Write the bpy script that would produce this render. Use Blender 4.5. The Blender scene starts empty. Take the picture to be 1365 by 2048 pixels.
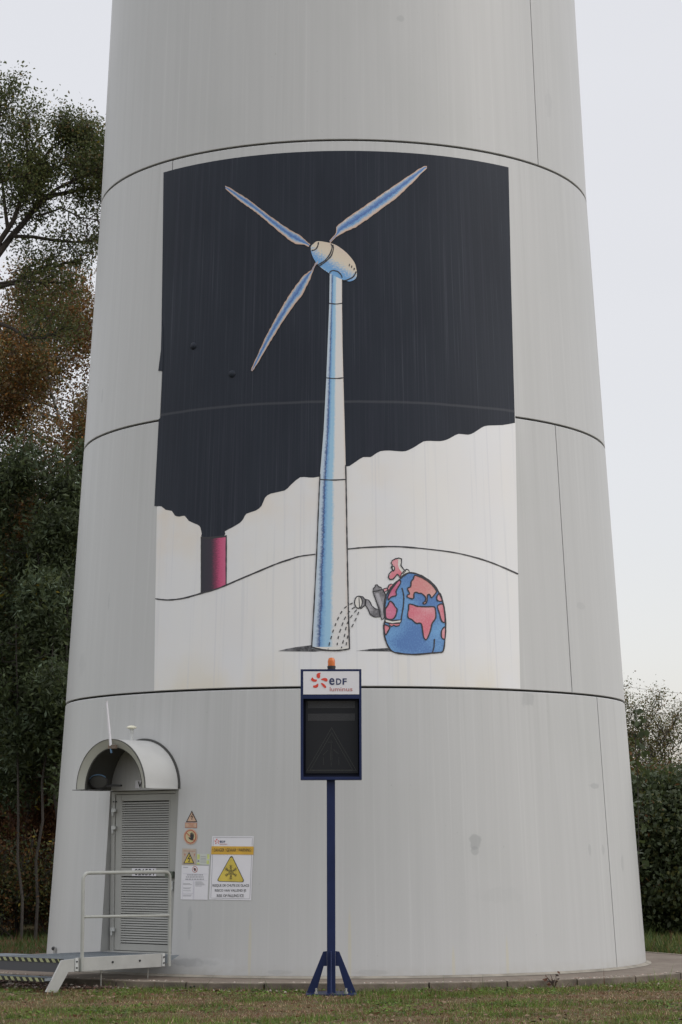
import bpy, bmesh, math, random
import numpy as np
from mathutils import Vector, Matrix
from mathutils.geometry import tessellate_polygon
PI = math.pi
SC = bpy.context.scene
COL = SC.collection
random.seed(7)

# ------------------------------------------------------------------ camera
F, PIT, ROL, CX, CY, CZ = 4663., .1418, .0025, 682.5, 1024., 1.563
r0 = Vector((1, 0, 0)); u0 = Vector((0, -math.sin(PIT), math.cos(PIT))); FW = Vector((0, math.cos(PIT), math.sin(PIT)))
RT = r0*math.cos(ROL) - u0*math.sin(ROL); UP = r0*math.sin(ROL) + u0*math.cos(ROL)
EYE = Vector((0, 0, CZ))
cam = bpy.data.objects.new('camera', bpy.data.cameras.new('camera')); COL.objects.link(cam)
cam.data.sensor_fit = 'VERTICAL'; cam.data.sensor_height = 36; cam.data.sensor_width = 24
cam.data.lens = F/2048*36; cam.data.clip_start = .1; cam.data.clip_end = 3000
m = Matrix.Identity(4)
for i in range(3):
    m[i][0] = RT[i]; m[i][1] = UP[i]; m[i][2] = -FW[i]; m[i][3] = EYE[i]
cam.matrix_world = m
SC.camera = cam

# ------------------------------------------------------------------ sky, sun, exposure
SUN_EL, SUN_AZ = math.radians(34), math.radians(112)      # azimuth from +Y towards +X
w = bpy.data.worlds.new('World'); SC.world = w; w.use_nodes = True
nt = w.node_tree; nt.nodes.clear()
def N(nt, t, **k):
    n = nt.nodes.new(t)
    for a, b in k.items(): setattr(n, a, b)
    return n
sky = N(nt, 'ShaderNodeTexSky', sky_type='NISHITA'); sky.sun_disc = False
sky.sun_elevation = SUN_EL; sky.sun_rotation = SUN_AZ
b1 = N(nt, 'ShaderNodeBackground'); b1.inputs[1].default_value = .05
nt.links.new(sky.outputs[0], b1.inputs[0])
tc = N(nt, 'ShaderNodeTexCoord'); sp = N(nt, 'ShaderNodeSeparateXYZ'); nt.links.new(tc.outputs['Generated'], sp.inputs[0])
rp = N(nt, 'ShaderNodeValToRGB'); nt.links.new(sp.outputs[2], rp.inputs[0])
cr = rp.color_ramp
for p, c in ((0., (.50, .45, .43)), (.08, (.60, .56, .55)), (.2, (.655, .615, .59)), (.4, (.70, .675, .655)), (.6, (1.42, 1.42, 1.43)), (1., (2.35, 2.35, 2.35))):
    e = cr.elements.new(p); e.color = (*c, 1)
cr.elements.remove(cr.elements[0]); cr.elements.remove(cr.elements[-1])
mpn = N(nt, 'ShaderNodeMapping'); mpn.inputs['Scale'].default_value = (1, 1, 4); nt.links.new(tc.outputs['Generated'], mpn.inputs[0])
nz = N(nt, 'ShaderNodeTexNoise'); nz.inputs['Scale'].default_value = 1.6; nz.inputs['Detail'].default_value = 4
nt.links.new(mpn.outputs[0], nz.inputs[0])
mr = N(nt, 'ShaderNodeMapRange'); mr.inputs[3].default_value = .93; mr.inputs[4].default_value = 1.07; nt.links.new(nz.outputs[0], mr.inputs[0])
b2 = N(nt, 'ShaderNodeBackground'); nt.links.new(rp.outputs[0], b2.inputs[0]); nt.links.new(mr.outputs[0], b2.inputs[1])
ad = N(nt, 'ShaderNodeAddShader'); nt.links.new(b1.outputs[0], ad.inputs[0]); nt.links.new(b2.outputs[0], ad.inputs[1])
wo = N(nt, 'ShaderNodeOutputWorld'); nt.links.new(ad.outputs[0], wo.inputs[0])
ld = bpy.data.lights.new('sun', 'SUN'); ld.energy = .82; ld.angle = math.radians(45); ld.color = (1, .97, .93)
lo = bpy.data.objects.new('sun', ld); COL.objects.link(lo)
sd = Vector((math.sin(SUN_AZ)*math.cos(SUN_EL), math.cos(SUN_AZ)*math.cos(SUN_EL), math.sin(SUN_EL)))
lo.rotation_euler = (-sd).to_track_quat('-Z', 'Y').to_euler(); lo.location = (20, 20, 30)
SC.view_settings.view_transform = 'Standard'; SC.view_settings.look = 'None'
SC.view_settings.exposure = 0; SC.view_settings.gamma = 1; SC.view_settings.use_curve_mapping = False

# ------------------------------------------------------------------ tower form and ways of measuring it
AX, AY = .0506, 32.
ZR = [0, 3.449, 6.930, 10.407, 60]; RR = [4.020, 3.804, 3.604, 3.412, 1.4]
def R(z): return float(np.interp(z, ZR, RR))
def ray(px, py): return FW + RT*((px-CX)/F) + UP*((CY-py)/F)
def C(th, z, off=0.):                      # point on the tower skin: th in degrees from the side facing the camera
    a = math.radians(th); r = R(z)+off
    return Vector((AX+r*math.sin(a), AY-r*math.cos(a), z))
def on_tower(px, py):
    d = ray(px, py); t = 27.
    g = lambda t: math.hypot(d.x*t-AX, d.y*t-AY) - R(CZ+d.z*t)
    for i in range(40):
        e = g(t); t -= e/((g(t+1e-3)-e)/1e-3)
        if abs(e) < 1e-7: break
    p = EYE+d*t
    return math.degrees(math.atan2(p.x-AX, AY-p.y)), p.z
def at(px, py, y):                         # point at depth y
    d = ray(px, py); return EYE+d*(y/d.y)
THD = math.radians(-40.7)
dn = Vector((math.sin(THD), -math.cos(THD), 0)); dt = Vector((math.cos(THD), math.sin(THD), 0))
def L(s, q, z): return Vector((AX, AY, 0))+dt*s+dn*q+Vector((0, 0, z))      # door frame: s to the right, q out from the axis

# ------------------------------------------------------------------ helpers
def tag(o, label=None, cat=None, group=None, kind=None):
    if label: o['label'] = label
    if cat: o['category'] = cat
    if group: o['group'] = group
    if kind: o['kind'] = kind
    return o
def empty(name, loc, label=None, cat=None, group=None):
    o = bpy.data.objects.new(name, None); COL.objects.link(o); o.location = loc; o.empty_display_size = .2
    return tag(o, label, cat, group)
def rootloc(o):
    v = Vector((0, 0, 0))
    while o: v += o.location; o = o.parent
    return v
class M:
    def __init__(s): s.v = []; s.f = []; s.m = []; s.uv = []
    def add(s, vs, fs, mi=0, uvs=None):
        b = len(s.v); s.v += [tuple(p) for p in vs]
        for f in fs: s.f.append([b+i for i in f]); s.m.append(mi)
        s.uv += (list(uvs) if uvs is not None else [(0, 0)]*len(vs))
    def box(s, c, sx, sy, sz, ax=None, mi=0):
        ax = ax or (Vector((1, 0, 0)), Vector((0, 1, 0)), Vector((0, 0, 1))); c = Vector(c)
        vs = [c+ax[0]*(sx/2*i)+ax[1]*(sy/2*j)+ax[2]*(sz/2*k) for i in (-1, 1) for j in (-1, 1) for k in (-1, 1)]
        s.add(vs, [(0, 1, 3, 2), (4, 6, 7, 5), (0, 4, 5, 1), (2, 3, 7, 6), (0, 2, 6, 4), (1, 5, 7, 3)], mi)
    def tube(s, path, r, n=8, mi=0, cap=True):
        path = [Vector(p) for p in path]; rs = r if isinstance(r, (list, tuple)) else [r]*len(path)
        vs = []; K = len(path); u = None
        for i, p in enumerate(path):
            d = (path[min(i+1, K-1)]-path[max(i-1, 0)]).normalized()
            if u is None: u = d.orthogonal().normalized()
            u = (u-d*u.dot(d)).normalized(); v_ = d.cross(u)
            for k in range(n):
                a = 2*PI*k/n; vs.append(p+(u*math.cos(a)+v_*math.sin(a))*rs[i])
        fs = [(i*n+k, i*n+(k+1) % n, (i+1)*n+(k+1) % n, (i+1)*n+k) for i in range(K-1) for k in range(n)]
        if cap: fs += [tuple(range(n))[::-1], tuple(range((K-1)*n, K*n))]
        s.add(vs, fs, mi)
    def lathe(s, c, prof, n=20, mi=0, ax=None):
        ax = ax or (Vector((1, 0, 0)), Vector((0, 1, 0)), Vector((0, 0, 1))); c = Vector(c)
        vs = [c+ax[0]*(r*math.cos(2*PI*k/n))+ax[1]*(r*math.sin(2*PI*k/n))+ax[2]*z for r, z in prof for k in range(n)]
        K = len(prof)
        fs = [(i*n+k, i*n+(k+1) % n, (i+1)*n+(k+1) % n, (i+1)*n+k) for i in range(K-1) for k in range(n)]
        fs += [tuple(range(n))[::-1], tuple(range((K-1)*n, K*n))]
        s.add(vs, fs, mi)
    def prism(s, poly, thick, fn, mi=0):            # poly in (a,b), fn(a,b,h)->point, h 0..thick
        n = len(poly)
        vs = [fn(a, b, 0) for a, b in poly]+[fn(a, b, thick) for a, b in poly]
        s.add(vs, [tuple(range(n))[::-1], tuple(range(n, 2*n))]+[(i, (i+1) % n, n+(i+1) % n, n+i) for i in range(n)], mi)
    def build(s, name, mats, parent=None, smooth=False, bevel=0, ang=35):
        me = bpy.data.meshes.new(name); o = bpy.data.objects.new(name, me); COL.objects.link(o)
        off = Vector((0, 0, 0))
        if parent: o.parent = parent; off = rootloc(parent)
        vs = [(a-off.x, b-off.y, c-off.z) for a, b, c in s.v]
        me.from_pydata(vs, [], s.f)
        if not isinstance(mats, (list, tuple)): mats = [mats]
        for x in mats: me.materials.append(x)
        me.polygons.foreach_set('material_index', s.m)
        ul = me.uv_layers.new(name='UVMap')
        vi = np.empty(len(me.loops), np.int32); me.loops.foreach_get('vertex_index', vi)
        ul.data.foreach_set('uv', np.array(s.uv, np.float32)[vi].ravel())
        if smooth:
            me.polygons.foreach_set('use_smooth', [True]*len(me.polygons)); me.set_sharp_from_angle(angle=math.radians(ang))
        me.update()
        if bevel:
            b = o.modifiers.new('bevel', 'BEVEL'); b.width = bevel; b.segments = 2; b.limit_method = 'ANGLE'; b.angle_limit = math.radians(40)
        return o

def mat(name, col, rough=.6, var=0, scale=3, spec=.5, col2=None, metal=0, bump=0, bscale=40, stretch=None, trans=0, coord='Object'):
    x = bpy.data.materials.new(name); x.use_nodes = True; t = x.node_tree; bs = t.nodes['Principled BSDF']
    bs.inputs['Base Color'].default_value = (*col, 1); bs.inputs['Roughness'].default_value = rough
    bs.inputs['Specular IOR Level'].default_value = spec; bs.inputs['Metallic'].default_value = metal
    tc = N(t, 'ShaderNodeTexCoord'); mp = N(t, 'ShaderNodeMapping'); t.links.new(tc.outputs[coord], mp.inputs[0])
    if stretch: mp.inputs['Scale'].default_value = stretch
    if var or col2:
        nz = N(t, 'ShaderNodeTexNoise'); nz.inputs['Scale'].default_value = scale; nz.inputs['Detail'].default_value = 5
        t.links.new(mp.outputs[0], nz.inputs[0])
        rr = N(t, 'ShaderNodeMapRange'); rr.inputs[1].default_value = .3; rr.inputs[2].default_value = .7
        t.links.new(nz.outputs[0], rr.inputs[0])
        mx = N(t, 'ShaderNodeMix', data_type='RGBA'); t.links.new(rr.outputs[0], mx.inputs[0])
        c2 = col2 or tuple(c*(1+var) for c in col); c1 = col if col2 else tuple(c*(1-var) for c in col)
        mx.inputs[6].default_value = (*c1, 1); mx.inputs[7].default_value = (*c2, 1)
        t.links.new(mx.outputs[2], bs.inputs['Base Color'])
    if bump:
        n2 = N(t, 'ShaderNodeTexNoise'); n2.inputs['Scale'].default_value = bscale; n2.inputs['Detail'].default_value = 4
        t.links.new(mp.outputs[0], n2.inputs[0])
        bp = N(t, 'ShaderNodeBump'); bp.inputs['Strength'].default_value = bump; bp.inputs['Distance'].default_value = .01
        t.links.new(n2.outputs[0], bp.inputs['Height']); t.links.new(bp.outputs[0], bs.inputs['Normal'])
    return x

class G:                                            # small node-graph builder over UV for the tower and mural paints
    def __init__(s, name, rough=.5, spec=.5):
        s.x = bpy.data.materials.new(name); s.x.use_nodes = True; s.t = s.x.node_tree; s.bs = s.t.nodes['Principled BSDF']
        s.bs.inputs['Roughness'].default_value = rough; s.bs.inputs['Specular IOR Level'].default_value = spec
        s.uv = N(s.t, 'ShaderNodeTexCoord').outputs['UV']
    def lk(s, a, b):
        if isinstance(a, (int, float)): b.default_value = a
        elif isinstance(a, tuple): b.default_value = a if len(a) == len(b.default_value) else (*a, 1)
        else: s.t.links.new(a, b)
    def noise(s, scale=(1, 1, 1), det=3, sc=1., off=(0, 0, 0), rough=.5):
        mp = N(s.t, 'ShaderNodeMapping'); mp.inputs['Scale'].default_value = scale; mp.inputs['Location'].default_value = off
        s.t.links.new(s.uv, mp.inputs[0]); n = N(s.t, 'ShaderNodeTexNoise')
        n.inputs['Scale'].default_value = sc; n.inputs['Detail'].default_value = det; n.inputs['Roughness'].default_value = rough
        s.t.links.new(mp.outputs[0], n.inputs[0]); return n.outputs[0]
    def rng(s, v, a, b, c=0., d=1., smooth=False):
        n = N(s.t, 'ShaderNodeMapRange')
        if smooth: n.interpolation_type = 'SMOOTHSTEP'
        s.lk(v, n.inputs[0])
        for i, q in enumerate((a, b, c, d)): n.inputs[i+1].default_value = q
        return n.outputs[0]
    def math(s, op, a, b=0.):
        n = N(s.t, 'ShaderNodeMath', operation=op); s.lk(a, n.inputs[0]); s.lk(b, n.inputs[1]); return n.outputs[0]
    def mix(s, f, a, b):
        n = N(s.t, 'ShaderNodeMix', data_type='RGBA'); s.lk(f, n.inputs[0]); s.lk(a, n.inputs[6]); s.lk(b, n.inputs[7]); return n.outputs[2]
    def sep(s):
        n = N(s.t, 'ShaderNodeSeparateXYZ'); s.t.links.new(s.uv, n.inputs[0]); return n.outputs[0], n.outputs[1]
    def ramp(s, v, stops):
        n = N(s.t, 'ShaderNodeValToRGB'); s.lk(v, n.inputs[0]); cr = n.color_ramp
        while len(cr.elements) > 1: cr.elements.remove(cr.elements[-1])
        cr.elements[0].position = stops[0][0]; cr.elements[0].color = (*stops[0][1], 1)
        for p, c in stops[1:]: cr.elements.new(p).color = (*c, 1)
        return n.outputs[0]
    def spot(s, u, v, ru, rv, dist=None):           # 1 inside an uneven blot centred at u,v
        U, V = s.sep()
        a = s.math('DIVIDE', s.math('SUBTRACT', U, u), ru); b = s.math('DIVIDE', s.math('SUBTRACT', V, v), rv)
        d = s.math('SQRT', s.math('ADD', s.math('MULTIPLY', a, a), s.math('MULTIPLY', b, b)))
        if dist is not None: d = s.math('ADD', d, dist)
        return s.rng(d, .7, 1.15, 1., 0., True)
    def done(s, col): s.lk(col, s.bs.inputs['Base Color']); return s.x

def decal_poly(mm, pts, lay, mi=0, step=1.2, cone=True):   # pts in (theta deg, z) on the tower; follows its curve
    pp = [pts[i] for i in range(len(pts)) if math.hypot(pts[i][0]-pts[i-1][0], pts[i][1]-pts[i-1][1]) > 1e-5]
    bm = bmesh.new(); vs = [bm.verts.new((a, b, 0)) for a, b in pp]
    for tr_ in tessellate_polygon([[Vector((a, b, 0)) for a, b in pp]]):
        try: bm.faces.new([vs[i] for i in tr_])
        except ValueError: pass
    x0 = min(p[0] for p in pts); x1 = max(p[0] for p in pts)
    k = math.ceil(x0/step)
    while k*step < x1:
        bmesh.ops.bisect_plane(bm, geom=bm.verts[:]+bm.edges[:]+bm.faces[:], plane_co=(k*step, 0, 0), plane_no=(1, 0, 0)); k += 1
    for zc in ZR[1:4]:
        if min(p[1] for p in pts) < zc < max(p[1] for p in pts):
            bmesh.ops.bisect_plane(bm, geom=bm.verts[:]+bm.edges[:]+bm.faces[:], plane_co=(0, zc, 0), plane_no=(0, 1, 0))
    bm.normal_update()
    bm.verts.index_update(); q = [v.co.copy() for v in bm.verts]
    fs = [[v.index for v in (f.verts if f.normal.z > 0 else reversed(f.verts))] for f in bm.faces]
    mm.add([C(p.x, p.y, lay) for p in q], fs, mi, [(math.radians(p.x)*3.7, p.y) for p in q])
    bm.free()
def dense(pts, step=8, closed=True):
    out = []; n = len(pts)
    for i in range(n if closed else n-1):
        a = pts[i]; b = pts[(i+1) % n]; k = max(1, int(math.hypot(b[0]-a[0], b[1]-a[1])/step))
        out += [(a[0]+(b[0]-a[0])*j/k, a[1]+(b[1]-a[1])*j/k) for j in range(k)]
    if not closed: out.append(pts[-1])
    return out
def curve(pts, closed=False, k=5):                  # Catmull-Rom through the points
    n = len(pts); out = []
    for i in range(n if closed else n-1):
        if closed: p = [pts[(i+j-1) % n] for j in range(4)]
        else: p = [pts[max(0, min(n-1, i+j-1))] for j in range(4)]
        for j in range(k):
            t = j/k
            out.append(tuple(.5*((2*p[1][c])+(-p[0][c]+p[2][c])*t+(2*p[0][c]-5*p[1][c]+4*p[2][c]-p[3][c])*t*t+(-p[0][c]+3*p[1][c]-3*p[2][c]+p[3][c])*t**3) for c in (0, 1)))
    if not closed: out.append(pts[-1])
    return out
def T(pts): return [on_tower(*p) for p in pts]
def fill(mm, pts, lay, mi, smooth=False):
    pts = curve(pts, True, 3) if smooth else pts
    decal_poly(mm, T(dense(pts, 12)), lay, mi)
def stroke_pts(pts, w, jitter=0.):
    n = len(pts); Lf = []; Rt = []
    for i, p in enumerate(pts):
        a = pts[max(0, i-1)]; b = pts[min(n-1, i+1)]
        if closed_(pts):
            if i == 0: a = pts[-2]
            if i == n-1: b = pts[1]
        dx, dy = b[0]-a[0], b[1]-a[1]; l = math.hypot(dx, dy) or 1
        ww = w*(1+random.uniform(-jitter, jitter))/2
        Lf.append((p[0]-dy/l*ww, p[1]+dx/l*ww)); Rt.append((p[0]+dy/l*ww, p[1]-dx/l*ww))
    return Lf, Rt
def closed_(p): return len(p) > 3 and math.hypot(p[0][0]-p[-1][0], p[0][1]-p[-1][1]) < 1e-6
def ribbon(mm, A, B, lay, mi, uv=False):
    n = len(A); wid = max(math.hypot(p[0]-q[0], p[1]-q[1]) for p, q in zip(A, B)); K = max(1, int(wid/7))
    if K > 1:
        for j in range(K):
            f, h = j/K, (j+1)/K
            P = T([(p[0]+(q[0]-p[0])*f, p[1]+(q[1]-p[1])*f) for p, q in zip(A, B)]); Q = T([(p[0]+(q[0]-p[0])*h, p[1]+(q[1]-p[1])*h) for p, q in zip(A, B)])
            mm.add([C(x, z, lay) for x, z in P+Q], [(i, i+1, n+i+1, n+i) for i in range(n-1)], mi,
                   ([(f, i/(n-1)) for i in range(n)]+[(h, i/(n-1)) for i in range(n)]) if uv else [(math.radians(x)*3.7, z) for x, z in P+Q])
        return
    a = T(A); b = T(B)
    vs = [C(x, z, lay) for x, z in a]+[C(x, z, lay) for x, z in b]
    uvs = ([(0, i/(n-1)) for i in range(n)]+[(1, i/(n-1)) for i in range(n)]) if uv else [(math.radians(x)*3.7, z) for x, z in a+b]
    mm.add(vs, [(i, i+1, n+i+1, n+i) for i in range(n-1)], mi, uvs)
def line(mm, pts, w, lay, mi, closed=False, smooth=True, jitter=.25):
    pts = curve(pts, closed, 4) if smooth else dense(pts, 8, closed)
    if closed: pts = pts+[pts[0]]
    A, B = stroke_pts(pts, w, jitter); ribbon(mm, A, B, lay, mi)
_txt = {}
def text_tris(s, bold=0.):
    key = (s, bold)
    if key in _txt: return _txt[key]
    c = bpy.data.curves.new('lettering', 'FONT'); c.body = s; c.offset = bold; c.resolution_u = 3
    o = bpy.data.objects.new('lettering', c); COL.objects.link(o)
    dg = bpy.context.evaluated_depsgraph_get(); me = o.evaluated_get(dg).to_mesh()
    v = np.array([(p.co.x, p.co.y) for p in me.vertices]); f = [tuple(p.vertices) for p in me.polygons]
    o.evaluated_get(dg).to_mesh_clear(); bpy.data.objects.remove(o); bpy.data.curves.remove(c)
    v -= v.min(0); _txt[key] = (v, f, v.max(0)); return _txt[key]
def text(mm, s, x0, y0, x1, y1, fn, mi, bold=0.):   # fill the box x0..x1, y0(bottom)..y1(top) with the word; fn(x,y)->point
    v, f, mxx = text_tris(s, bold)
    mm.add([fn(x0+(x1-x0)*a/mxx[0], y0+(y1-y0)*b/mxx[1]) for a, b in v], f, mi)

# ------------------------------------------------------------------ materials
# painted precast concrete of the tower, UV = metres round and up
g = G('tower_paint', .42, .5)
sA = g.noise((5, .12, 1), 5, 1.6, rough=.65); sB = g.noise((26, .22, 1), 3, 1.); sC = g.noise((.5, .4, 1), 4, 1.3); sD = g.noise((9, 9, 1), 3, 1)
base = g.mix(g.rng(sA, .3, .7), (.440, .440, .437), (.474, .474, .471))
base = g.mix(g.math('MULTIPLY', g.rng(sB, .56, .74), .38), base, (.545, .545, .54))
base = g.mix(g.math('MULTIPLY', g.rng(sC, .5, .75), .45), base, (.415, .42, .41))
dd = g.math('MULTIPLY', g.math('SUBTRACT', sD, .5), 1.6); U, V = g.sep()
run = g.math('MULTIPLY', g.rng(g.math('FRACT', g.math('DIVIDE', V, 3.469)), .45, .99), g.rng(g.noise((11, .09, 1), 4, 1.2, off=(4, 0, 0), rough=.7), .5, .72))
base = g.mix(g.math('MULTIPLY', run, .36), base, (.345, .345, .335))
base = g.mix(g.math('MULTIPLY', g.rng(g.noise((22, 16, 1), 2, 1., off=(9, 2, 0)), .74, .78), .35), base, (.25, .25, .25))
for px, py, ru, rv, k in ((951, 1682, .075, .09, .5), (951, 1702, .05, .05, .4), (1057, 1400, .09, .1, .35), (1190, 1572, .14, .035, .4), (1180, 1700, .035, .07, .3), (1207, 1700, .03, .07, .3),
                          (1245, 1725, .05, .1, .3), (1163, 1212, .12, .05, .2), (1098, 205, .1, .2, .14), (1280, 1850, .03, .2, .3), (205, 790, .03, .12, .3), (165, 1330, .14, .14, .16),
                          (218, 1205, .02, .12, .3), (385, 1925, .28, .05, .42), (380, 1845, .03, .22, .3), (1000, 1790, .3, .1, .07), (800, 37, .06, .04, .3), (560, 1945, .15, .03, .3), (745, 1945, .2, .035, .3)):
    th, z = on_tower(px, py); base = g.mix(g.math('MULTIPLY', g.spot(math.radians(th)*3.7, z, ru, rv, dd), k), base, (.27, .275, .28))
for px, py, rv in ((1016, 1930, .35), (908, 1935, .25), (500, 1900, .4), (700, 1900, .5)):
    th, z = on_tower(px, py); base = g.mix(g.math('MULTIPLY', g.spot(math.radians(th)*3.7, z, .02, rv), .35), base, (.52, .47, .3))
th, z = on_tower(430, 1930); base = g.mix(g.math('MULTIPLY', g.spot(math.radians(th)*3.7, z, .26, .09, dd), .35), base, (.52, .53, .53))
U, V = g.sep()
base = g.mix(g.math('MULTIPLY', g.rng(V, .16, 0., 0, 1), g.rng(sD, .35, .65, .1, .5)), base, (.36, .34, .30))  # mottled grime band at the foot, painting a contact shadow into the colour
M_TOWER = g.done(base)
M_GROOVE = mat('joint_dark', (.03, .03, .03), .9)
M_REVEAL = mat('reveal_grey', (.33, .33, .32), .6, .08)
M_DOOR = mat('door_grey', (.33, .33, .31), .5, .06, 2)
M_DOORD = mat('louvre_gap', (.06, .06, .056), .7)
M_LOCK = mat('lock_green_grey', (.10, .115, .09), .5)
M_LIGHTG = mat('hinge_grey', (.48, .49, .48), .4)
M_WHITEMETAL = mat('canopy_white', (.45, .45, .44), .38, .07, 3)
M_FASCIA = mat('fascia_cream', (.42, .42, .37), .5, .06, 3)
M_DARKRIM = mat('rim_dark', (.05, .05, .047), .6)
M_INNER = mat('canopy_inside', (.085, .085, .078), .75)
M_WHITE = mat('white_sheet', (.66, .65, .68), .35, .03)
M_BLACK = mat('black_ink', (.018, .018, .02), .5)
M_RAIL = mat('rail_paint', (.33, .335, .31), .42, .08, 8)
M_BEAM = mat('beam_paint', (.36, .36, .345), .45, .08, 6)
M_GRATE = mat('galvanised_grating', (.20, .225, .25), .5, .1, 6, metal=.3)
M_YEL = mat('nosing_yellow', (.33, .34, .18), .7, .2, 20)
M_BLK = mat('nosing_black', (.025, .025, .02), .8)
M_NAVY = mat('navy_post_paint', (.011, .019, .066), .45, .15, 5, spec=.22)
M_NAVYD = mat('navy_recess', (.006, .008, .02), .6, spec=.15)
M_SCREEN = mat('display_black', (.017, .018, .021), .5, spec=.15)
M_LED = mat('led_off', (.075, .075, .08), .4)
M_LEDY = mat('led_off_dim', (.052, .055, .048), .4)
M_RED = mat('logo_red', (.62, .045, .022), .45)
M_NAVYT = mat('logo_navy', (.012, .024, .09), .45)
M_REDT = mat('logo_dull_red', (.42, .10, .085), .45)
M_SILVER = mat('screw_zinc', (.4, .4, .38), .35, metal=.6)
x = mat('beacon_amber', (.75, .19, .02), .18); x.node_tree.nodes['Principled BSDF'].inputs['Transmission Weight'].default_value = .35; M_AMBER = x
M_AMBERIN = mat('beacon_core', (.5, .08, .01), .4)
M_CREAM = mat('antenna_cream', (.62, .60, .48), .4)
M_BLUE = mat('blue_hose', (.10, .19, .30), .4)

# ------------------------------------------------------------------ tower
tower = empty('wind_turbine_tower', (AX, AY, 0), 'huge tapering pale grey concrete tower of stacked rings with a louvred door', 'tower')
DH = 8.92; TH0 = math.degrees(THD)
def ring(z0, z1, seams, hole=None):
    ths = set(np.round(np.arange(0, 360, 1.5), 3)); grooves = {}
    for s_ in seams:
        s_ %= 360
        ths = {t for t in ths if abs(t-s_) > .4}
        for d, o in ((-.13, 0), (-.10, -.035), (.10, -.035), (.13, 0)): ths.add(round(s_+d, 3)); grooves[round(s_+d, 3)] = o
    if hole:
        for e in (TH0-DH, TH0+DH):
            e = round(e % 360, 3); ths = {t for t in ths if abs(t-e) > .4}; ths.add(e)
    ths = sorted(ths); n = len(ths); gp = .0115
    prof = [(z0+gp, -.09), (z0+gp, -.004), (z0+gp+.006, 0)] if z0 > 0 else [(z0-.05, 0)]
    zs = list(np.linspace(z0+.05, z1-.05, 5 if z1 < 20 else 24))
    if hole: zs = sorted([z for z in zs if min(abs(z-h) for h in hole) > .05]+list(hole))
    prof += [(z, 0) for z in zs]+[(z1-gp-.012, 0), (z1-gp, -.012), (z1-gp, -.09)]
    mm = M(); vs = []; uvs = []
    for z, o in prof:
        for t in ths:
            oo = min(o, grooves.get(t, 0)); zz = min(max(z, 0), 60)
            p = C(t, zz, oo); p.z = z; vs.append(p); tt = t-360 if t > 180 else t; uvs.append((math.radians(tt)*3.7, z))
    fs = []
    for i in range(len(prof)-1):
        for k in range(n):
            k2 = (k+1) % n
            if hole and hole[0]-1e-6 <= prof[i][0] and prof[i+1][0] <= hole[1]+1e-6:
                tm = (ths[k]+(ths[k2] if k2 else 360))/2; tm = tm-360 if tm > 180 else tm
                if TH0-DH < tm < TH0+DH: continue
            fs.append((i*n+k, i*n+k2, (i+1)*n+k2, (i+1)*n+k))
    mm.add(vs, fs, 0, uvs)
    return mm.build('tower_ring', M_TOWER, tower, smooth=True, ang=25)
HZ0, HZ1 = .262, 2.238
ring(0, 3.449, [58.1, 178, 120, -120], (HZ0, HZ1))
ring(3.449, 6.930, [48.9, -100, 170, 108])
ring(6.930, 10.407, [-40.8, 79, -160])
ring(10.407, 60, [48.55, -100, 170])
mm = M()                                            # dark backing of the joints
for za, zb in ((3.40, 3.50), (6.88, 6.98), (10.36, 10.46)):
    mm.add([C(t, z, -.06) for z in (za, zb) for t in range(0, 360, 2)], [(k, (k+1) % 180, 180+(k+1) % 180, 180+k) for k in range(180)])
mm.build('joint_seal', M_GROOVE, tower, smooth=True)
# door opening reveals
QD = 3.80
mm = M()
for sg in (-1, 1):
    zs = np.linspace(HZ0, HZ1, 8)
    a = [C(TH0+sg*DH, z) for z in zs]; b = []
    for p in a:
        s_ = (p-Vector((AX, AY, 0))).dot(dt); b.append(L(s_, QD-.03, p.z))
    mm.add(a+b, [(i, i+1, 8+i+1, 8+i) for i in range(7)])
for z in (HZ0, HZ1):
    tt = np.linspace(TH0-DH, TH0+DH, 14); a = [C(t, z) for t in tt]; b = [L((p-Vector((AX, AY, 0))).dot(dt), QD-.03, z) for p in a]
    mm.add(a+b, [(i, i+1, 14+i+1, 14+i) for i in range(13)])
mm.build('door_reveal', M_REVEAL, tower, smooth=True)
AXD = (dt, dn, Vector((0, 0, 1)))
def lbox(mm, s0, s1, q0, q1, z0, z1, mi=0): mm.box(L((s0+s1)/2, (q0+q1)/2, (z0+z1)/2), abs(s1-s0), abs(q1-q0), abs(z1-z0), AXD, mi)
mm = M()
lbox(mm, -.60, -.532, QD-.06, QD+.02, .27, 2.23); lbox(mm, .532, .598, QD-.06, QD+.02, .27, 2.23)
lbox(mm, -.531, .531, QD-.06, QD+.02, 2.195, 2.23); lbox(mm, -.60, .598, QD-.06, QD+.05, .255, .269)
mm.build('door_frame', M_DOOR, tower, bevel=.003)
mm = M(); g_ = .43
lbox(mm, -.526, -g_, QD-.05, QD+.008, .276, 2.19); lbox(mm, g_, .526, QD-.05, QD+.008, .276, 2.19)
for a, b in ((.276, .36), (1.185, 1.288), (2.11, 2.19)): lbox(mm, -g_+.001, g_-.001, QD-.05, QD+.007, a, b)
lbox(mm, -.43, .43, QD-.05, QD-.04, .36, 2.11)
door = mm.build('door', M_DOOR, tower, bevel=.003); door['label'] = 'grey steel door with two louvred panels'
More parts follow.
